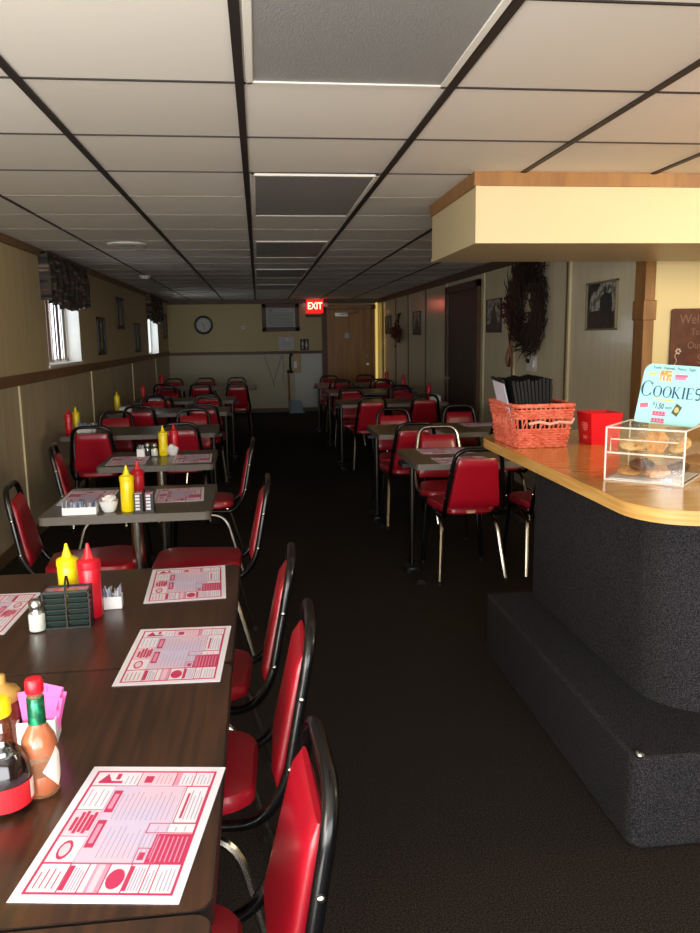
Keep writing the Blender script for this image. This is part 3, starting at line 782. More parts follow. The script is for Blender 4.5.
# clock
t = thing('wall_clock', 'round black rimmed wall clock on the back wall', 'clock', (-1.06, YB-.001, 1.757)); t.scale = (.9, .9, .9)
RX = Matrix.Rotation(PI/2, 4, 'X')
MB().lathe([(.0, .0), (.20, 0), (.205, .03), (.19, .05), (.165, .045), (.16, .03), (.155, .02)], 'clockrim', 36, RX, cap=False).build('rim', t)
MB().lathe([(.165, .01), (.165, .02)], 'clockface', 32, RX).build('dial', t, smooth=False)
b = MB()
for k in range(12): b.box(-.005, .005, -.024, -.021, .125, .152, 'black', Matrix.Rotation(k*PI/6, 4, 'Y'))
b.build('hour_marks', t, smooth=False)
b = MB(); b.box(-.006, .006, -.028, -.025, -.02, .08, 'black', Matrix.Rotation(math.radians(-40), 4, 'Y')); b.box(-.004, .004, -.032, -.029, -.02, .12, 'black', Matrix.Rotation(math.radians(170), 4, 'Y'))
b.build('hands', t, smooth=False)

# air conditioner in a wooden surround
t = thing('air_conditioner', 'grey air conditioner in a brown wooden surround high on the back wall', 'air conditioner', (.46, YB-.001, 1.885))
b = MB()
for q in ((-.37, .37, -.27, -.19), (-.37, .37, .19, .268), (-.37, -.29, -.27, .268), (.29, .37, -.27, .268)): b.box(q[0], q[1], -.05, 0, q[2], q[3], 'trimdk')
b.build('surround', t, bevel=.004)
MB().box(-.29, .29, -.075, 0, -.19, .19, 'acgrey').build('housing', t, bevel=.006)
b = MB()
for k in range(9): b.box(-.25, .25, -.082, -.073, -.16+k*.027, -.148+k*.027, 'acslat')
b.box(-.27, .27, -.08, -.073, .09, .098, 'acslat')
b.build('grille', t, smooth=False)
MB().box(-.24, -.16, -.082, -.074, .115, .165, 'acslat').build('control_panel', t, smooth=False)

# exit sign
t = thing('exit_sign', 'glowing red EXIT sign on the back wall beside the door', 'exit sign', (1.145, YB-.035, 2.10))
MB().box(-.17, .17, -.04, .034, -.135, .135, 'exithousing').build('housing', t, bevel=.006)
text('lettering', 'EXIT', .185, 'exitletter', t, Matrix.Translation((0, -.043, 0)) @ RX, 'CENTER', .78, .002, None, .004)
b = MB()
for s in (-1, 1): b.lathe([(.02, 0), (.035, .02), (.045, .06), (.04, .07)], 'white', 14, Matrix.Translation((s*.22, -.005, .02)) @ RX)
b.box(-.22, .22, .0, .03, .01, .03, 'white')
b.build('lamp_head', t)
t = thing('wall_shelf', 'short brown wooden ledge below the exit sign', 'shelf', (1.12, YB-.001, 1.925))
MB().box(-.17, .17, -.10, 0, -.012, .012, 'trimdk').build('board', t, bevel=.003)
MB().box(-.15, .15, -.02, 0, -.04, -.012, 'trimdk').build('cleat', t)

# restroom pictogram sign
t = thing('restroom_sign', 'small black sign with white man and woman figures on the back wall', 'sign', (.925, YB-.001, 1.345))
MB().box(-.085, .085, -.008, 0, -.11, .11, 'black').build('plate', t, smooth=False)
b = MB()
for s in (-1, 1):
    x = s*.038; b.lathe([(.013, 0), (.013, .001)], 'signwhite', 12, Matrix.Translation((x, -.008, .07)) @ RX)
    pts = [(-.02, .05), (.02, .05), (.02, -.01), (.012, -.01), (.012, -.085), (-.012, -.085), (-.012, -.01), (-.02, -.01)] if s < 0 else [(-.012, .05), (.012, .05), (.028, -.03), (.012, -.03), (.012, -.085), (-.012, -.085), (-.012, -.03), (-.028, -.03)]
    b.add([(x+px, -.009, pz) for px, pz in pts], [tuple(range(len(pts)))], 'signwhite')
b.build('figures', t, smooth=False)

# notices, phone, cords
t = thing('paper_notice', 'pale paper notice taped to the back wall above the phone', 'notice', (.56, YB-.001, 1.40))
MB().box(-.15, .16, -.003, 0, -.14, .10, mat('faded_paper', '#c5c3c6', .6)).build('sheet', t, smooth=False)
b = MB(); b.lathe([(.035, 0), (.035, .001)], 'paper', 16, Matrix.Translation((.02, -.003, .06)) @ RX)
for k in range(4): b.box(-.10, .11, -.0045, -.003, -.10+k*.028, -.092+k*.028, 'printgrey')
b.build('print', t, smooth=False)
t = thing('thermostat', 'tiny white thermostat on the back wall between clock and air conditioner', 'thermostat', (-.285, YB-.001, 1.70))
MB().box(-.035, .035, -.02, 0, -.03, .03, 'whitepl').build('cover', t, bevel=.006)
MB().lathe([(.014, 0), (.014, .008)], 'acslat', 12, Matrix.Translation((0, -.02, 0)) @ RX).build('dial', t)
t = thing('wall_phone', 'beige wall phone with a black handset below the chair rail', 'phone', (.70, YB-.001, .98))
MB().box(-.02, .14, -.06, 0, -.19, .19, 'phone').build('body', t, bevel=.012)
MB().box(-.005, .06, -.065, -.058, -.10, .04, 'whitepl').build('keypad', t, bevel=.002)
b = MB(); b.tube(fillet([(-.055, -.05, .17), (-.075, -.09, .12), (-.075, -.09, -.1), (-.055, -.05, -.16)], .05), .022, 'black', 10)
b.lathe([(.03, 0), (.034, .03), (.02, .05)], 'black', 12, Matrix.Translation((-.05, -.06, .15))); b.lathe([(.03, 0), (.034, .03), (.02, .05)], 'black', 12, Matrix.Translation((-.05, -.06, -.2)))
b.build('handset', t)
t = thing('hanging_cable', 'thin grey cable looping down the back wall under the air conditioner', 'cable', (.2, YB-.006, 1.15))
b = MB(); P = []
for k in range(40):
    u = k/39; P.append((-.08+.33*u+.06*math.sin(u*PI*2), -.008, -.03-.62*math.sin(u*PI)**.8+.02))
b.tube(P, .008, 'cord', 6); b.build('cable_loop', t)
MB().tube([(.27, -.008, -.0), (.30, -.008, -.25), (.27, -.008, -.45), (.33, -.008, -.62)], .007, 'cord', 6).build('cable_tail', t)

# broom standing in a dust pan / bin
t = thing('lobby_dustpan', 'blue grey lobby dustpan with a long brown handle against the back wall', 'dustpan', (.72, YB-.22, 0))
b = MB(); b.frustum((-.14, .15, -.14, .14, .0), (-.14, .10, .02, .16, .24), 'binblue'); b.build('pan', t, bevel=.015)
MB().box(-.15, .16, -.17, -.13, 0, .025, 'binblue').build('lip', t, bevel=.005)
MB().tube([(-.13, .08, .04), (-.135, .10, .80)], .022, 'pole', 10).build('handle', t)
MB().lathe([(.028, 0), (.03, .05), (.012, .06)], 'black', 10, Matrix.Translation((-.135, .10, .79))).build('grip', t)

# ceiling fittings
t = thing('ceiling_vent', 'round white vent in the ceiling near the left windows', 'vent', (-1.0, 6.45, CZ))
MB().lathe([(.15, 0), (.15, -.012), (.12, -.022), (.10, -.016), (.09, -.016)], 'white', 28).build('ring', t)
MB().lathe([(.085, -.012), (.06, -.02), (.01, -.024)], 'acgrey', 24).build('disc', t)
t = thing('smoke_detector', 'small white round smoke detector on the ceiling past the vent', 'smoke detector', (-1.3, 9.6, CZ))
MB().lathe([(.065, 0), (.065, -.02), (.045, -.04), (.01, -.042)], 'white', 20).build('cover', t)
MB().lathe([(.07, 0), (.07, -.006)], 'acgrey', 20).build('base', t)

# ------------------------------------------------------------------ tables
def square_table(cx, cy, w, dp, rz, lab, top, edge, name='dining_table', poles=((0, 0),), group=None, th=.036):
    t = thing(name, lab, 'table', (cx, cy, 0), rz, group)
    MB().prism(rrect(-w/2, w/2, -dp/2, dp/2, .025, 4), .75-th, .748, edge).build('edge_band', t)
    MB().prism(rrect(-w/2+.002, w/2-.002, -dp/2+.002, dp/2-.002, .024, 4), .7475, .75, top).build('tabletop', t, smooth=False)
    for px, py in poles:
        T = Matrix.Translation((px, py, 0))
        pb_ = MB(); pr = .031 if len(poles) == 1 else .018
        pb_.lathe([(pr, .02), (pr, .70)], 'chrome' if len(poles) == 1 else 'poledark', 20, T).lathe([(.11, .69), (.11, .714)], 'castiron', 4, T @ Matrix.Rotation(PI/4, 4, 'Z')).build('pedestal_pole', t)
        b = MB()
        for k in (range(4) if len(poles) == 1 else (1, 3)):
            b.frustum((.02, .29, -.03, .03, .0), (.02, .27, -.018, .018, .022), 'castiron', T @ Matrix.Rotation(k*PI/2+PI/4*0, 4, 'Z'))
        b.lathe([(.06, .0), (.055, .035), (.035, .05)], 'castiron', 16, T)
        b.build('pedestal_base', t)
    return t
WG = 'dark walnut tables pushed together in front'
square_table(-.61, 1.337, 1.05, .80, 0, 'dark walnut table nearest the camera with syrup bottles and a placemat', 'walnut', 'edgedk', group=WG)
square_table(-.61, 2.142, 1.05, .80, 0, 'dark walnut table with jelly rack and red and yellow squeeze bottles', 'walnut', 'edgedk', group=WG)
square_table(-.61, .532, 1.05, .80, 0, 'dark walnut table cut off by the bottom edge of the photo', 'walnut', 'edgedk', group=WG)
LG = 'grey brown tables along the left wall'
square_table(-.60, 3.70, .73, .66, 0, 'small square grey brown table just beyond the walnut tables', 'greywood', 'edgegrey', group=LG)
square_table(-.64, 5.0, .69, .62, 0, 'small square grey brown table with a white creamer cup, second past the walnut', 'greywood', 'edgegrey', group=LG)
P2 = ((-.57, 0), (.57, 0))
square_table(-.97, 6.58, 1.22, .64, 0, 'long grey brown table below the nearer left window', 'greywood', 'edgegrey', poles=P2, group=LG)
square_table(-.94, 8.35, 1.22, .66, 0, 'long table second from the nearer left window', 'greywood', 'edgegrey', poles=P2, group=LG)
square_table(-.92, 9.85, 1.22, .66, 0, 'long table third along the left wall, before the back row', 'greywood', 'edgegrey', poles=P2, group=LG)
square_table(-1.20, 12.3, .76, .76, 0, 'left table of the joined pair at the back wall end', 'greywood', 'edgegrey', group=LG)
square_table(-.43, 12.3, .76, .76, 0, 'right table of the joined pair at the back wall end', 'greywood', 'edgegrey', group=LG)
RG = 'tables along the right wall'
square_table(1.51, 4.75, 1.22, .66, 0, 'tan table with placemats right behind the counter end', 'tanwood', 'edgegrey', poles=P2, group=RG)
square_table(1.50, 6.18, 1.22, .70, 0, 'second tan table from the counter along the right wall', 'tanwood', 'edgegrey', poles=P2, group=RG)
square_table(1.50, 8.9, 1.22, .74, 0, 'third table from the counter, opposite the dark door', 'tanwood', 'edgegrey', poles=P2, group=RG)
square_table(1.53, 10.75, 1.22, .74, 0, 'fourth table from the counter along the right wall', 'tanwood', 'edgegrey', poles=P2, group=RG)
square_table(1.50, 12.35, 1.22, .74, 0, 'farthest right hand table in front of the exit door', 'tanwood', 'edgegrey', poles=P2, group=RG)

# ------------------------------------------------------------------ chairs
def make_chair():
    t = thing('dining_chair', 'x', 'chair', (0, 0, 0), 0, 'red vinyl dining chairs')
    # seat cushion: rounded trapezoid with a domed top
    outline = []
    for x, y in rrect(-.20, .20, -.2, .21, (.07, .07, .10, .10), 7):
        k = 1-.25*max(0, (.05-y)/.25); outline.append((x*k, y))
    b = MB(); n = len(outline); vs = []; prof = [(.93, .418), (1, .43), (1.0, .452), (.96, .466), (.8, .473), (.45, .477)]
    for s, z in prof:
        for x, y in outline: vs.append((x*s, y*s, z))
    fs = [(i*n+k, i*n+(k+1) % n, (i+1)*n+(k+1) % n, (i+1)*n+k) for i in range(len(prof)-1) for k in range(n)]
    fs += [tuple(range(n-1, -1, -1)), tuple((len(prof)-1)*n+k for k in range(n))]
    b.add(vs, fs, 'redvinyl'); b.build('seat', t)
    # back loop: runs under the seat, bends up, tapers to a rounded top
    def side(s): return [(s*.165, .12, .408), (s*.172, -.21, .405), (s*.182, -.275, .50), (s*.136, -.340, .838)]
    path = fillet(side(1)+list(reversed(side(-1))), [.09, .06, .075, .075, .06, .09], 7)
    MB().tube(path, .0135, 'blackmetal', 10).build('back_frame', t)
    # padded back: trapezoid, thick in the middle
    z0, z1 = .478, .782
    def hw(z): return (.160+(.120-.160)*(z-z0)/(z1-z0))
    def yb(z): return -.252-(.342-.252)*(z-.45)/(.86-.45)
    def front(u, v):
        z = z0+(z1-z0)*v; a = 2*PI*u
        ca_, sa = math.cos(a), math.sin(a)
        x = hw(z)*math.copysign(abs(ca_)**.35, ca_); th = .02*math.copysign(abs(sa)**.6, sa)
        e = min(1, min(v, 1-v)*14+.25)
        return (x*(.93+.07*min(1, e)), yb(z)+.004+th*e, z)
    nu, nv = 36, 12
    bb = MB().grid(front, nu, nv, 'redvinyl', closed_u=True)
    bb.f.append(list(range(nu-1, -1, -1))); bb.mi.append(0); bb.f.append([(nv-1)*nu+k for k in range(nu)]); bb.mi.append(0)
    bb.build('backrest', t)
    for s in (-1, 1):
        for z in (.545, .70):
            MB().lathe([(.0065, -.003), (.0065, .003), (.003, .0055)], 'chrome', 8, Matrix.Translation((s*(.0125+.182-(.182-.136)*(z-.50)/.338), -.275-(.340-.275)*(z-.50)/.338, z)) @ Matrix.Rotation(s*PI/2, 4, 'Y')).build('rivet', t)
    for s in (-1, 1):
        l = MB().tube(fillet([(s*.165, .02, .403), (s*.170, .19, .400), (s*.20, .225, .012)], .05), .0125, 'blackmetal', 8).build('leg', t)
        MB().lathe([(.015, 0), (.015, .02), (.012, .024)], 'rubber', 10, Matrix.Translation((s*.20, .225, 0))).build('foot_cap', l)
        l = MB().tube(fillet([(s*.150, .14, .385), (s*.17, -.15, .382), (s*.205, -.25, .012)], .09), .0125, 'chrome', 8).build('leg', t)
        MB().lathe([(.015, 0), (.015, .02), (.012, .024)], 'rubber', 10, Matrix.Translation((s*.205, -.25, 0))).build('foot_cap', l)
    return t
LEFT, RIGHT = PI/2, -PI/2       # facing -X / +X
CH = [  # x, y, rz, label
 (-.258, 1.15, LEFT+.05, 'red vinyl chair nearest the camera at the front walnut table', 'n'),
 (-.238, 1.80, LEFT-.03, 'red vinyl chair second from the camera beside the walnut tables'),
 (-.258, 2.36, LEFT-.05, 'red vinyl chair third from the camera beside the walnut tables'),
 (-.315, 3.66, LEFT, 'red chair on the aisle side of the first small square table'),
 (-.395, 5.07, LEFT, 'red chair on the aisle side of the second small square table'),
 (-.83, 3.74, RIGHT+.10, 'red chair against the left wall at the first small square table'),
 (-.98, 5.10, RIGHT+.13, 'red chair against the left wall at the second small square table'),
 (-1.30, 6.45, 0, 'red chair with its back to the camera below the nearer window'),
 (-.64, 6.53, 0, 'red chair with its back to the camera behind the white creamer cup'),
 (-1.33, 7.02, PI, 'red chair facing the camera on the window end of the long left table'),
 (-.63, 7.08, PI, 'red chair facing the camera on the aisle end of the long left table'),
 (-1.20, 8.22, 0, 'red chair back at the wall end of the second long left table'),
 (-.58, 8.28, 0, 'red chair back at the aisle end of the second long left table'),
 (-1.22, 8.78, PI, 'red chair facing the camera at the wall end of the second long left table'),
 (-.60, 8.80, PI, 'red chair facing the camera at the aisle end of the second long left table'),
 (-1.18, 9.66, 0, 'red chair back at the wall end of the third long left table'),
 (-.62, 9.68, 0, 'red chair back at the aisle end of the third long left table'),
 (-1.20, 10.28, PI, 'red chair facing the camera at the wall end of the third long left table'),
 (-1.40, 12.05, 0, 'leftmost red chair back at the far left joined tables'),
 (-.87, 12.02, 0, 'middle red chair back at the far left joined tables'),
 (-.33, 11.93, 0, 'red chair back at the aisle corner of the far left joined tables'),
 (-1.42, 12.9, PI, 'leftmost red chair beyond the far left joined tables, facing the camera'),
 (-.90, 12.9, PI, 'middle red chair beyond the far left joined tables, facing the camera'),
 (-.38, 12.9, PI, 'aisle side red chair beyond the far left joined tables, facing the camera'),
 (1.25, 4.69, .02, 'red chair with its back to the camera in front of the counter end table', 'patch'),
 (1.80, 4.70, 0, 'red chair half hidden behind the counter corner'),
 (1.27, 5.20, PI-.05, 'red chair facing the camera across the first tan table', 'c'),
 (1.16, 6.11, .03, 'red chair back at the aisle end of the second tan table'),
 (1.92, 6.12, 0, 'red chair back at the wall end of the second tan table, behind the basket'),
 (1.86, 6.80, PI, 'red chair facing the camera at the wall end of the second tan table'),
 (1.20, 6.62, PI, 'red chair facing the camera at the aisle end of the second tan table'),
 (1.22, 8.73, 0, 'red chair back at the aisle end of the third right hand table'),
 (1.83, 8.82, 0, 'red chair back at the wall end of the third right hand table'),
 (1.15, 9.36, PI, 'red chair facing the camera at the aisle end of the third right hand table'),
 (1.80, 9.36, PI, 'red chair facing the camera at the wall end of the third right hand table'),
 (1.20, 10.62, 0, 'red chair back at the aisle end of the fourth right hand table'),
 (1.86, 10.62, 0, 'red chair back at the wall end of the fourth right hand table'),
 (1.25, 11.22, PI, 'red chair facing the camera at the aisle end of the fourth right hand table'),
 (1.86, 11.22, PI, 'red chair facing the camera at the wall end of the fourth right hand table'),
 (1.22, 12.22, 0, 'red chair back at the aisle end of the farthest right hand table'),
 (1.85, 12.22, 0, 'red chair back at the wall end of the farthest right hand table'),
 (1.18, 12.92, PI, 'red chair facing the camera before the left half of the exit door'),
 (1.80, 12.92, PI, 'red chair facing the camera before the right half of the exit door'),
]
ch0 = make_chair()
for i, c in enumerate(CH):
    if i == 0:
        o = ch0; o.location = (c[0], c[1], 0); o.rotation_euler = (0, 0, c[2]); o['label'] = c[3]
    else: o = dup(ch0, (c[0], c[1], 0), c[2], c[3])
    if len(c) > 4 and c[4] == 'patch':
        tag(MB().box(-.03, .025, -.203, -.197, .428, .446, 'patch').build('seat_patch', o, smooth=False), 'tan patch on the seat edge')
    if len(c) > 4 and c[4] == 'c':
        for q in o.children:
            if q.name.startswith('back_frame'):
                q.data = q.data.copy(); q.data.materials[0] = M['chrome']; q['label'] = 'worn silver back frame'

# ------------------------------------------------------------------ placemats
def make_mat_mesh():
    """9 x 13 inch paper placemat; local x 0..0.23 across the table edge, y 0..0.33 along it, printed in red"""
    W, H = .235, .335; b = MB()
    b.box(0, W, 0, H, 0, .0008, 'paper')
    def r(x0, x1, y0, y1, m, l=1): b.box(x0*W, x1*W, y0*H, y1*H, .0007, .0008+.00022*l, m)
    def fr(x0, x1, y0, y1, m='printred', t=.005, l=2):
        tx = t*1.35; r(x0, x1, y0, y0+t, m, l); r(x0, x1, y1-t, y1, m, l); r(x0, x0+tx, y0, y1, m, l); r(x1-tx, x1, y0, y1, m, l)
    fr(.055, .945, .045, .955, 'printred', .011, 3)
    r(.25, .76, .24, .82, 'paperlav', 1)                                  # centre panel
    fr(.25, .76, .24, .82, 'printgrey', .003)
    def lines(x0, x1, y0, y1, n, m='printgrey', l=2):                    # reading direction runs along +y, lines step along x
        for k in range(n):
            x = x0+(x1-x0)*(k+.5)/n; e = y0+(y1-y0)*random.uniform(.7, 1); r(x-.003, x+.003, y0, e, m, l)
    lines(.36, .73, .27, .50, 11); lines(.36, .73, .54, .79, 11)
    r(.265, .325, .60, .78, 'printred', 2); r(.265, .325, .34, .54, 'printred', 2)
    r(.28, .31, .63, .75, 'printpink', 3); r(.28, .31, .37, .51, 'printpink', 3)
    lines(.335, .35, .55, .80, 1); 
    # left column adverts
    for y in (.24, .42, .62, .82): r(.07, .25, y-.002, y+.002, 'printred', 2)
    r(.07, .25, .43, .61, 'printpale', 1)
    for k, (x, y0, y1) in enumerate(((.10, .46, .56), (.13, .44, .60), (.16, .45, .61), (.19, .44, .58), (.215, .46, .60))): r(x, x+.022, y0, y1, 'printred', 2)
    b.lathe([(.013, 0), (.013, .0003)], 'printred', 14, Matrix.Translation((.155*W, .325*H, .0009)) @ Matrix.Diagonal((.8, 1.7, 1, 1)))
    b.lathe([(.009, 0), (.009, .0003)], 'printpale', 14, Matrix.Translation((.155*W, .325*H, .0012)) @ Matrix.Diagonal((.8, 1.7, 1, 1)))
    lines(.08, .24, .65, .80, 4)
    lines(.08, .23, .08, .22, 4, 'printred')
    # top row
    for x in (.40, .66, .80): r(x-.003, x+.003, .82, .945, 'printred', 2)
    r(.07, .945, .818, .824, 'printred', 2)
    r(.41, .655, .83, .94, 'printpale', 1); r(.66, .70, .83, .94, 'printpink', 1)
    b.add([(.10*W, .85*H, .0011), (.15*W, .93*H, .0011), (.20*W, .86*H, .0011)], [(0, 1, 2)], 'printred'); r(.11, .28, .845, .865, 'printred', 2); r(.22, .25, .88, .93, 'printred', 2)
    r(.44, .50, .85, .91, 'printred', 2); lines(.29, .39, .84, .93, 3); lines(.52, .64, .84, .93, 4, 'printpink'); lines(.71, .79, .84, .93, 3); lines(.82, .92, .84, .93, 4)
    # right column
    fr(.77, .93, .52, .82, 'printred', .004); lines(.79, .92, .55, .79, 5); r(.80, .815, .56, .76, 'printred', 3)
    fr(.62, .945, .445, .52, 'printred', .005); lines(.66, .90, .46, .50, 4)
    r(.70, .935, .235, .44, 'printred', 2)
    for k in range(7): r(.725+k*.03, .733+k*.03, .25, .42, 'printpink', 3)
    fr(.62, .70, .235, .34, 'printred', .004); r(.64, .68, .26, .31, 'printred', 2); fr(.62, .70, .34, .44, 'printgrey', .003)
    # bottom row
    r(.07, .945, .232, .238, 'printred', 2)
    for x in (.25, .37, .50, .63, .74, .80): r(x-.003, x+.003, .05, .235, 'printred', 2)
    r(.255, .285, .07, .22, 'printred', 2); r(.41, .495, .06, .23, 'printpink', 1); r(.43, .47, .06, .23, 'printpale', 2); r(.63, .655, .07, .22, 'printred', 2)
    b.lathe([(.014, 0), (.014, .0003)], 'printred', 14, Matrix.Translation((.565*W, .14*H, .0010)) @ Matrix.Diagonal((.9, 1.5, 1, 1)))
    lines(.29, .36, .07, .22, 4); lines(.66, .73, .07, .22, 4); lines(.75, .79, .07, .22, 2); lines(.82, .92, .07, .22, 4)
    return b.build('paper_placemat', smooth=False)
MZ = .7506
pm = make_mat_mesh()
PM = [  # corner x,y (local origin) , rot, label
 (-.363, .985, -.147, 'red printed paper placemat nearest the camera'),
 (-.343, 1.645, -.04, 'red printed paper placemat in the middle of the walnut tables, over the seam'),
 (-.352, 2.185, .05, 'red printed paper placemat at the far end of the walnut tables'),
 (-.672, 2.335, PI-.02, 'red printed placemat cut by the left edge beside the salt shaker'),
 (-.512, 3.595, .06, 'red printed placemat on the aisle half of the first small square table'),
 (-.72, 3.955, PI+.02, 'red printed placemat by the wall on the first small square table'),
 (-.545, 4.76, .04, 'red printed placemat on the aisle half of the second small square table'),
 (-.72, 5.10, PI+.03, 'red printed placemat by the wall on the second small square table'),
 (1.38, 4.42, PI/2+.05, 'red printed placemat before the chair back at the first tan table'),
 (1.02, 5.04, -PI/2, 'red printed placemat on the far side of the first tan table'),
 (1.98, 4.42, PI/2, 'red printed placemat on the counter side of the first tan table'),
 (1.65, 5.04, -PI/2, 'red printed placemat at the far wall end of the first tan table'),
 (1.40, 5.78, PI/2, 'faint placemat at the near aisle end of the second tan table'),
 (1.68, 6.46, -PI/2, 'faint placemat at the far wall end of the second tan table'),
]
for i, (x, y, a, lab) in enumerate(PM):
    o = pm if i == 0 else pm.copy()
    if i: COL.objects.link(o)
    o.location = (x, y, MZ); o.rotation_euler = (0, 0, a); tag(o, lab, 'placemat', 'red printed paper placemats')

# ------------------------------------------------------------------ table-top things
TZ = .7505
def squeeze_bottle(loc, col, lab, s=1.0, name='squeeze_bottle'):
    t = thing(name, lab, 'bottle', loc, 0, 'squeeze bottles on the tables')
    MB().lathe([(.027, 0), (.030, .004), (.0305, .05), (.0295, .09), (.0305, .138), (.028, .144)], col, 24).build('bottle_body', t)
    MB().lathe([(.0315, .138), (.032, .141), (.0315, .158), (.024, .163), (.016, .166), (.0135, .172), (.0075, .190), (.004, .206), (.0025, .207)], col, 24).build('nozzle_cap', t)
    t.scale = (s, s, s); return t
mus = squeeze_bottle((-.55, 2.17, TZ), 'yellow', 'yellow mustard squeeze bottle behind the jelly rack on the walnut table', .93)
ket = squeeze_bottle((-.478, 2.105, TZ), 'ketchup', 'red ketchup squeeze bottle beside the jelly rack on the walnut table', 1.0)
def cpb(src, loc, lab, s=1.0):
    o = dup(src, loc, random.uniform(0, 3), lab); o.scale = (s,)*3; return o
cpb(mus, (-.595, 3.445, TZ), 'tall yellow mustard bottle on the first small square table', .99)
cpb(ket, (-.572, 3.60, TZ), 'red ketchup bottle behind the mustard on the first small square table', .97)
cpb(mus, (-.635, 5.10, TZ), 'yellow mustard bottle on the second small square table', .95)
cpb(ket, (-.575, 5.20, TZ), 'dark red ketchup bottle behind the creamer cup on the second small table', .95)
cpb(mus, (-1.52, 6.62, TZ), 'yellow mustard bottle at the wall end below the nearer window', 1)
cpb(ket, (-1.545, 6.47, TZ), 'red ketchup bottle at the wall end below the nearer window', 1)
cpb(mus, (-1.50, 8.42, TZ), 'yellow mustard bottle at the wall end of the second long left table', 1)
cpb(ket, (-1.45, 9.95, TZ), 'ketchup bottle at the wall end of the third long left table', 1)
cpb(ket, (-1.52, 12.45, TZ), 'ketchup bottle on the far left joined tables by the wall', 1.1)
cpb(ket, (2.055, 6.0, TZ), 'ketchup bottle at the wall end of the second tan table', 1)
cpb(mus, (2.06, 6.14, TZ), 'mustard bottle at the wall end of the second tan table', 1)
cpb(ket, (1.97, 8.95, TZ), 'ketchup bottle at the wall end of the third right hand table', 1)
cpb(ket, (2.02, 10.85, TZ), 'ketchup bottle at the wall end of the fourth right hand table', 1.05)
cpb(ket, (2.02, 12.3, TZ), 'ketchup bottle at the wall end of the farthest right hand table', 1.05)

def shaker(loc, lab, fill='salt'):
    t = thing('salt_shaker', lab, 'shaker', loc, 0, 'glass shakers on the tables')
    MB().lathe([(.020, 0), (.0215, .003), (.0215, .05), (.018, .06), (.0165, .066)], 'glass', 16).build('glass_jar', t)
    MB().lathe([(.0195, .003), (.0205, .005), (.0205, .045), (.019, .048)], fill, 16).build('contents', t)
    MB().lathe([(.0175, .063), (.0185, .066), (.0185, .077), (.013, .085), (.004, .087)], 'steel', 16).build('lid', t)
    return t
sh0 = shaker((-.598, 2.015, TZ), 'glass salt shaker with a steel lid beside the jelly rack')
pep = shaker((-.735, 5.10, TZ), 'dark pepper shaker on the second small square table', 'black')
dup(sh0, (-.69, 5.08, TZ), 0, 'salt shaker left of the mustard on the second small square table')
dup(sh0, (-1.36, 6.50, TZ), 0, 'glass shaker beside the caddy below the nearer window')

def jelly_rack(loc, rz, lab, n=6):
    t = thing('jelly_rack', lab, 'rack', loc, rz, 'black jelly packet racks')
    b = MB()
    for x in (-.029, .029):
        for k in range(n):
            z = .006+k*.0155
            b.frustum((x-.022, x+.022, -.019, .019, z), (x-.026, x+.026, -.023, .023, z+.0135), 'jellycup')
            b.box(x-.0275, x+.0275, -.0245, .0245, z+.0125, z+.0145, 'blackpl' if k < n-1 else 'jelly')
    b.build('jelly_packets', t, smooth=False)
    f = MB(); top = .006+n*.0155
    for x in (-.058, 0, .058):
        for y in (-.027, .027): f.box(x-.0022, x+.0022, y-.002, y+.002, 0, top+.004, 'blackpl')
    f.box(-.06, .06, -.03, .03, 0, .005, 'blackpl')
    for y in (-.027, .027): f.box(-.06, .06, y-.002, y+.002, top-.002, top+.004, 'blackpl')
    for x in (-.058, .058): f.box(x-.002, x+.002, -.027, .027, top-.002, top+.004, 'blackpl')
    f.build('rack_frame', t)
    MB().tube(fillet([(0, -.027, .05), (0, -.02, top+.02), (0, 0, top+.04), (0, .02, top+.02), (0, .027, .05)], .02), .0028, 'blackpl', 8).build('handle', t)
    return t
jelly_rack((-.525, 2.045, TZ), math.radians(3), 'black jelly packet rack in two stacks on the second walnut table', 6)
def caddy(loc, rz, lab):      # two upright stacks of packets seen edge on, black with white stripes
    t = thing('jelly_rack', lab, 'rack', loc, rz, 'black jelly packet racks')
    b = MB()
    for x in (-.022, .024):
        b.box(x-.018, x+.018, -.024, .024, .003, .082, 'blackpl')
        for k in range(5): b.box(x-.013, x+.006, -.0255, -.0235, .010+k*.0145, .020+k*.0145, 'paper')
        b.box(x-.016, x+.016, -.022, .022, .082, .086, 'jelly')
    b.build('jelly_packets', t, smooth=False)
    MB().box(-.046, .046, -.028, .028, 0, .004, 'blackpl').tube(fillet([(0, -.026, .004), (0, -.026, .1), (0, .026, .1), (0, .026, .004)], .02), .0025, 'blackpl', 6).build('rack_frame', t)
    return t
caddy((-.522, 3.43, TZ), 0, 'black caddy with white striped packets on the first small square table')

def packet_box(loc, rz, lab, w=.05, d=.04, h=.036, n=9, name='sugar_holder', hues=('greypk', 'bluepk', 'paper')):
    t = thing(name, lab, 'holder', loc, rz, 'white sugar packet holders')
    b = MB(); q = .0025
    b.box(-w/2, w/2, -d/2, d/2, 0, .003, 'whitepl')
    b.box(-w/2, w/2, -d/2, -d/2+q, 0, h, 'whitepl'); b.box(-w/2, w/2, d/2-q, d/2, 0, h, 'whitepl'); b.box(-w/2, -w/2+q, -d/2, d/2, 0, h, 'whitepl'); b.box(w/2-q, w/2, -d/2, d/2, 0, h, 'whitepl')
    b.build('box', t, bevel=.001)
    b = MB()
    for k in range(n):
        x = -w/2+.008+(w-.016)*k/(n-1)
        T = Matrix.Translation((x, random.uniform(-.004, .004), .006)) @ Matrix.Rotation(random.uniform(-.25, .25), 4, 'Y') @ Matrix.Rotation(random.uniform(-.3, .3), 4, 'Z')
        b.box(-.001, .001, -d/2+.006, d/2-.006, 0, h+random.uniform(.008, .024), hues[k % len(hues)], T)
    p = b.build('sugar_packets', t, smooth=False); p['kind'] = 'stuff'
    return t
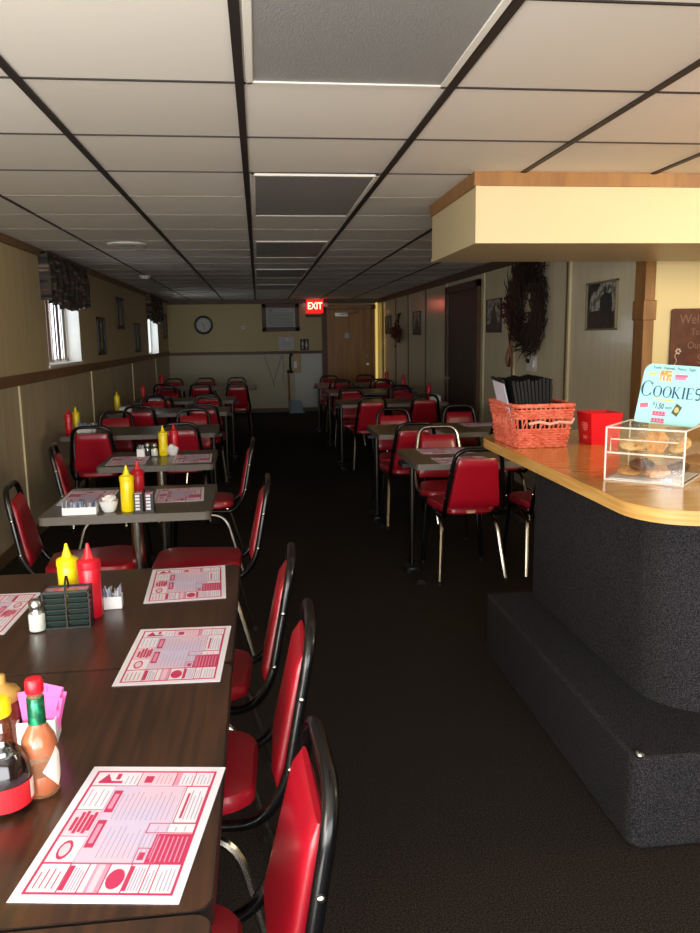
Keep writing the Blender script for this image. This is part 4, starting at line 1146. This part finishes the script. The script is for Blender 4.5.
pb0 = packet_box((-.432, 2.17, TZ), .08, 'small white sugar packet holder right of the ketchup bottle')
packet_box((-.795, 3.425, TZ), .02, 'long white sugar tray on the wall side of the first small square table', .145, .06, .034, 26)
packet_box((-.775, 5.08, TZ), 0, 'white packet holder on the second small square table', .05, .04, .05, 6)
packet_box((-1.42, 6.52, TZ), 0, 'white packet caddy below the nearer left window', .14, .06, .06, 12)
packet_box((2.0, 8.75, TZ), 0, 'white holder at the wall end of the third right hand table', .12, .06, .06, 8)
packet_box((-1.40, 8.32, TZ), 0, 'white holder at the wall end of the second long left table', .12, .06, .05, 8)
packet_box((-1.33, 9.75, TZ), 0, 'white holder at the wall end of the third long left table', .12, .06, .05, 8)

def creamer_cup(loc, lab):
    t = thing('creamer_cup', lab, 'cup', loc, 0, 'white cups of creamers')
    MB().lathe([(.022, 0), (.03, .008), (.037, .03), (.041, .05), (.039, .05), (.034, .03), (.02, .012)], 'whitepl', 22, cap=False).lathe([(.022, 0), (.022, .004)], 'whitepl', 22).build('bowl', t)
    b = MB()
    for k in range(11):
        a = k*2.4; r = .010*math.sqrt(k)*.9
        T = Matrix.Translation((r*math.cos(a)*.8, r*math.sin(a)*.8, .042+.011*random.random()+(.010 if k < 4 else 0))) @ Matrix.Rotation(random.uniform(-.6, .6), 4, 'X')
        b.lathe([(.008, -.012), (.012, .008), (.0135, .009), (.0135, .0105)], 'whitepl', 10, T)
    b.build('creamers', t)
    return t
cr = creamer_cup((-.678, 3.45, TZ), 'white cup of creamers on the first small square table')
dup(cr, (-.578, 5.10, TZ), 1, 'white cup of creamers on the second small square table')

# front table bottles
t = thing('hot_sauce_bottle', 'hot sauce bottle with red cap and green foil neck on the nearest table', 'bottle', (-.386, 1.255, TZ))
MB().lathe([(.027, 0), (.0295, .004), (.0295, .082), (.027, .098), (.019, .114), (.0135, .124), (.0125, .175), (.0125, .178)], 'hotglass', 28).build('glass_body', t)
MB().lathe([(.0255, .004), (.0275, .006), (.0275, .034), (.0265, .036)], 'hotsauce', 24).build('sauce', t)
MB().lathe([(.0285, .072), (.0285, .085), (.026, .098), (.018, .113), (.0125, .122)], 'hotsauce', 24, cap=False).build('sauce_film', t)
MB().lathe([(.0150, .124), (.0142, .130), (.0140, .168), (.0130, .170)], 'greenfoil', 20).build('foil_neck', t)
MB().lathe([(.0105, .170), (.0105, .178)], 'glass', 16).build('neck_lip', t)
MB().lathe([(.0142, .177), (.0148, .180), (.0148, .196), (.012, .201), (.003, .202)], 'redcap', 20).build('cap', t)
b = MB(); n = 14                                        # diamond paper label wrapped on the side
for k in range(n):
    for (sgn) in (1,):
        u0, u1 = -1+2*k/n, -1+2*(k+1)/n; r = .0299
        def pt(u, z): a = math.radians(-18)+u*math.radians(52); return (r*math.cos(a), r*math.sin(a), z)
        h0, h1 = (1-abs(u0))*.036, (1-abs(u1))*.036
        b.add([pt(u0, .048-h0), pt(u1, .048-h1), pt(u1, .048+h1), pt(u0, .048+h0)], [(0, 1, 2, 3)], 'whitelabel')
b.build('diamond_label', t)

t = thing('syrup_bottle', 'dark syrup bottle with yellow cap and red label cut by the left edge', 'bottle', (-.432, 1.215, TZ))
MB().lathe([(.030, 0), (.040, .006), (.0425, .03), (.042, .06), (.036, .084), (.029, .096)], 'syrup', 28).build('syrup_body', t)
MB().lathe([(.029, .096), (.024, .105), (.025, .112), (.022, .118), (.022, .132), (.019, .145), (.0165, .152), (.0165, .166)], 'glass', 24).build('clear_neck', t)
MB().lathe([(.0185, .160), (.0195, .163), (.0195, .183), (.016, .188), (.003, .189)], 'yellow', 22).build('cap', t)
def lb(m, r, a0, a1, z0, z1, tilt=0):
    b = MB(); n = 12
    for k in range(n):
        p = [a0+(a1-a0)*(k+j)/n for j in (0, 1)]
        b.add([(r*math.cos(p[0]), r*math.sin(p[0]), z0+tilt*k/n), (r*math.cos(p[1]), r*math.sin(p[1]), z0+tilt*(k+1)/n), (r*math.cos(p[1]), r*math.sin(p[1]), z1+tilt*(k+1)/n), (r*math.cos(p[0]), r*math.sin(p[0]), z1+tilt*k/n)], [(0, 1, 2, 3)], m)
    return b
lb('redlabel', .0432, math.radians(-110), math.radians(10), .012, .052).build('red_label', t)
lb('whitelabel', .0435, math.radians(-14), math.radians(5), .018, .050).build('barcode', t)

t = thing('honey_bottle', 'reddish brown syrup dispenser with a tan pump top at the left edge', 'bottle', (-.497, 1.43, TZ))
MB().lathe([(.028, 0), (.031, .004), (.031, .07), (.029, .082), (.028, .088)], 'honey', 26).build('jar', t)
MB().lathe([(.029, .086), (.031, .09), (.031, .1), (.027, .107), (.016, .112), (.010, .117), (.007, .118), (.007, .134), (.005, .136)], 'tancap', 26).build('pump_cap', t)

t = thing('sweetener_holder', 'white holder of bright pink sweetener packets behind the hot sauce', 'holder', (-.437, 1.43, TZ), .1)
b = MB(); w, d_, h, q = .07, .055, .05, .003
b.box(-w/2, w/2, -d_/2, d_/2, 0, q, 'whitepl')
for k in ((-w/2, w/2, -d_/2, -d_/2+q), (-w/2, w/2, d_/2-q, d_/2), (-w/2, -w/2+q, -d_/2, d_/2), (w/2-q, w/2, -d_/2, d_/2)): b.box(*k, 0, h, 'whitepl')
b.build('box', t, bevel=.0015)
b = MB()
for k in range(7):
    T = Matrix.Translation((.004+.001*k, -.018+.006*k, .008)) @ Matrix.Rotation(random.uniform(-.15, .25), 4, 'Y') @ Matrix.Rotation(-.1+.03*k, 4, 'X')
    b.box(-.026, .026, -.001, .001, 0, .084+random.uniform(-.004, .016), 'pink', T)
T = Matrix.Translation((.010, -.020, .072)) @ Matrix.Rotation(.35, 4, 'Y') @ Matrix.Rotation(-.5, 4, 'X'); b.box(-.026, .026, -.001, .001, 0, .045, 'pink', T)
p = b.build('sweetener_packets', t, smooth=False); p['kind'] = 'stuff'

# ------------------------------------------------------------------ lights
def area(name, loc, target, sx, sy, power, col):
    l = bpy.data.lights.new(name, 'AREA'); l.shape = 'RECTANGLE'; l.size = sx; l.size_y = sy; l.energy = power; l.color = col
    o = bpy.data.objects.new(name, l); COL.objects.link(o); o.location = loc
    o.rotation_euler = (Vector(target)-Vector(loc)).to_track_quat('-Z', 'Y').to_euler(); return o
area('front_window_light', (.2, -1.72, 1.3), (-.1, 2.2, 1.6), 3.4, 1.4, 82, (.98, .98, 1.0))
area('side_fill_light', (-1.70, .2, 1.45), (1.5, 1.5, 1.7), 1.5, 1.0, 62, (1.0, .98, .95))  # added fill from the left to brighten near tables and right wall
area('ceiling_bounce', (-1.1, -.4, .85), (-.8, 1.1, 2.24), 1.1, 1.1, 62, (1.0, .98, .94))  # added up-aimed lamp imitating light bounced onto the near ceiling
area('kitchen_light', (3.2, 1.6, 2.15), (2.6, 4.0, 1.5), .9, .5, 58, (1.0, .84, .60))
w = bpy.data.worlds.new('world'); SC.world = w; w.use_nodes = True
bg = w.node_tree.nodes['Background']; bg.inputs[0].default_value = (.95, .97, 1, 1); bg.inputs[1].default_value = 3.2
SC.view_settings.view_transform = 'Standard'; SC.view_settings.look = 'None'
SC.view_settings.exposure = 0.12
SC.cycles.use_denoising = True
SC.cycles.max_bounces = 8
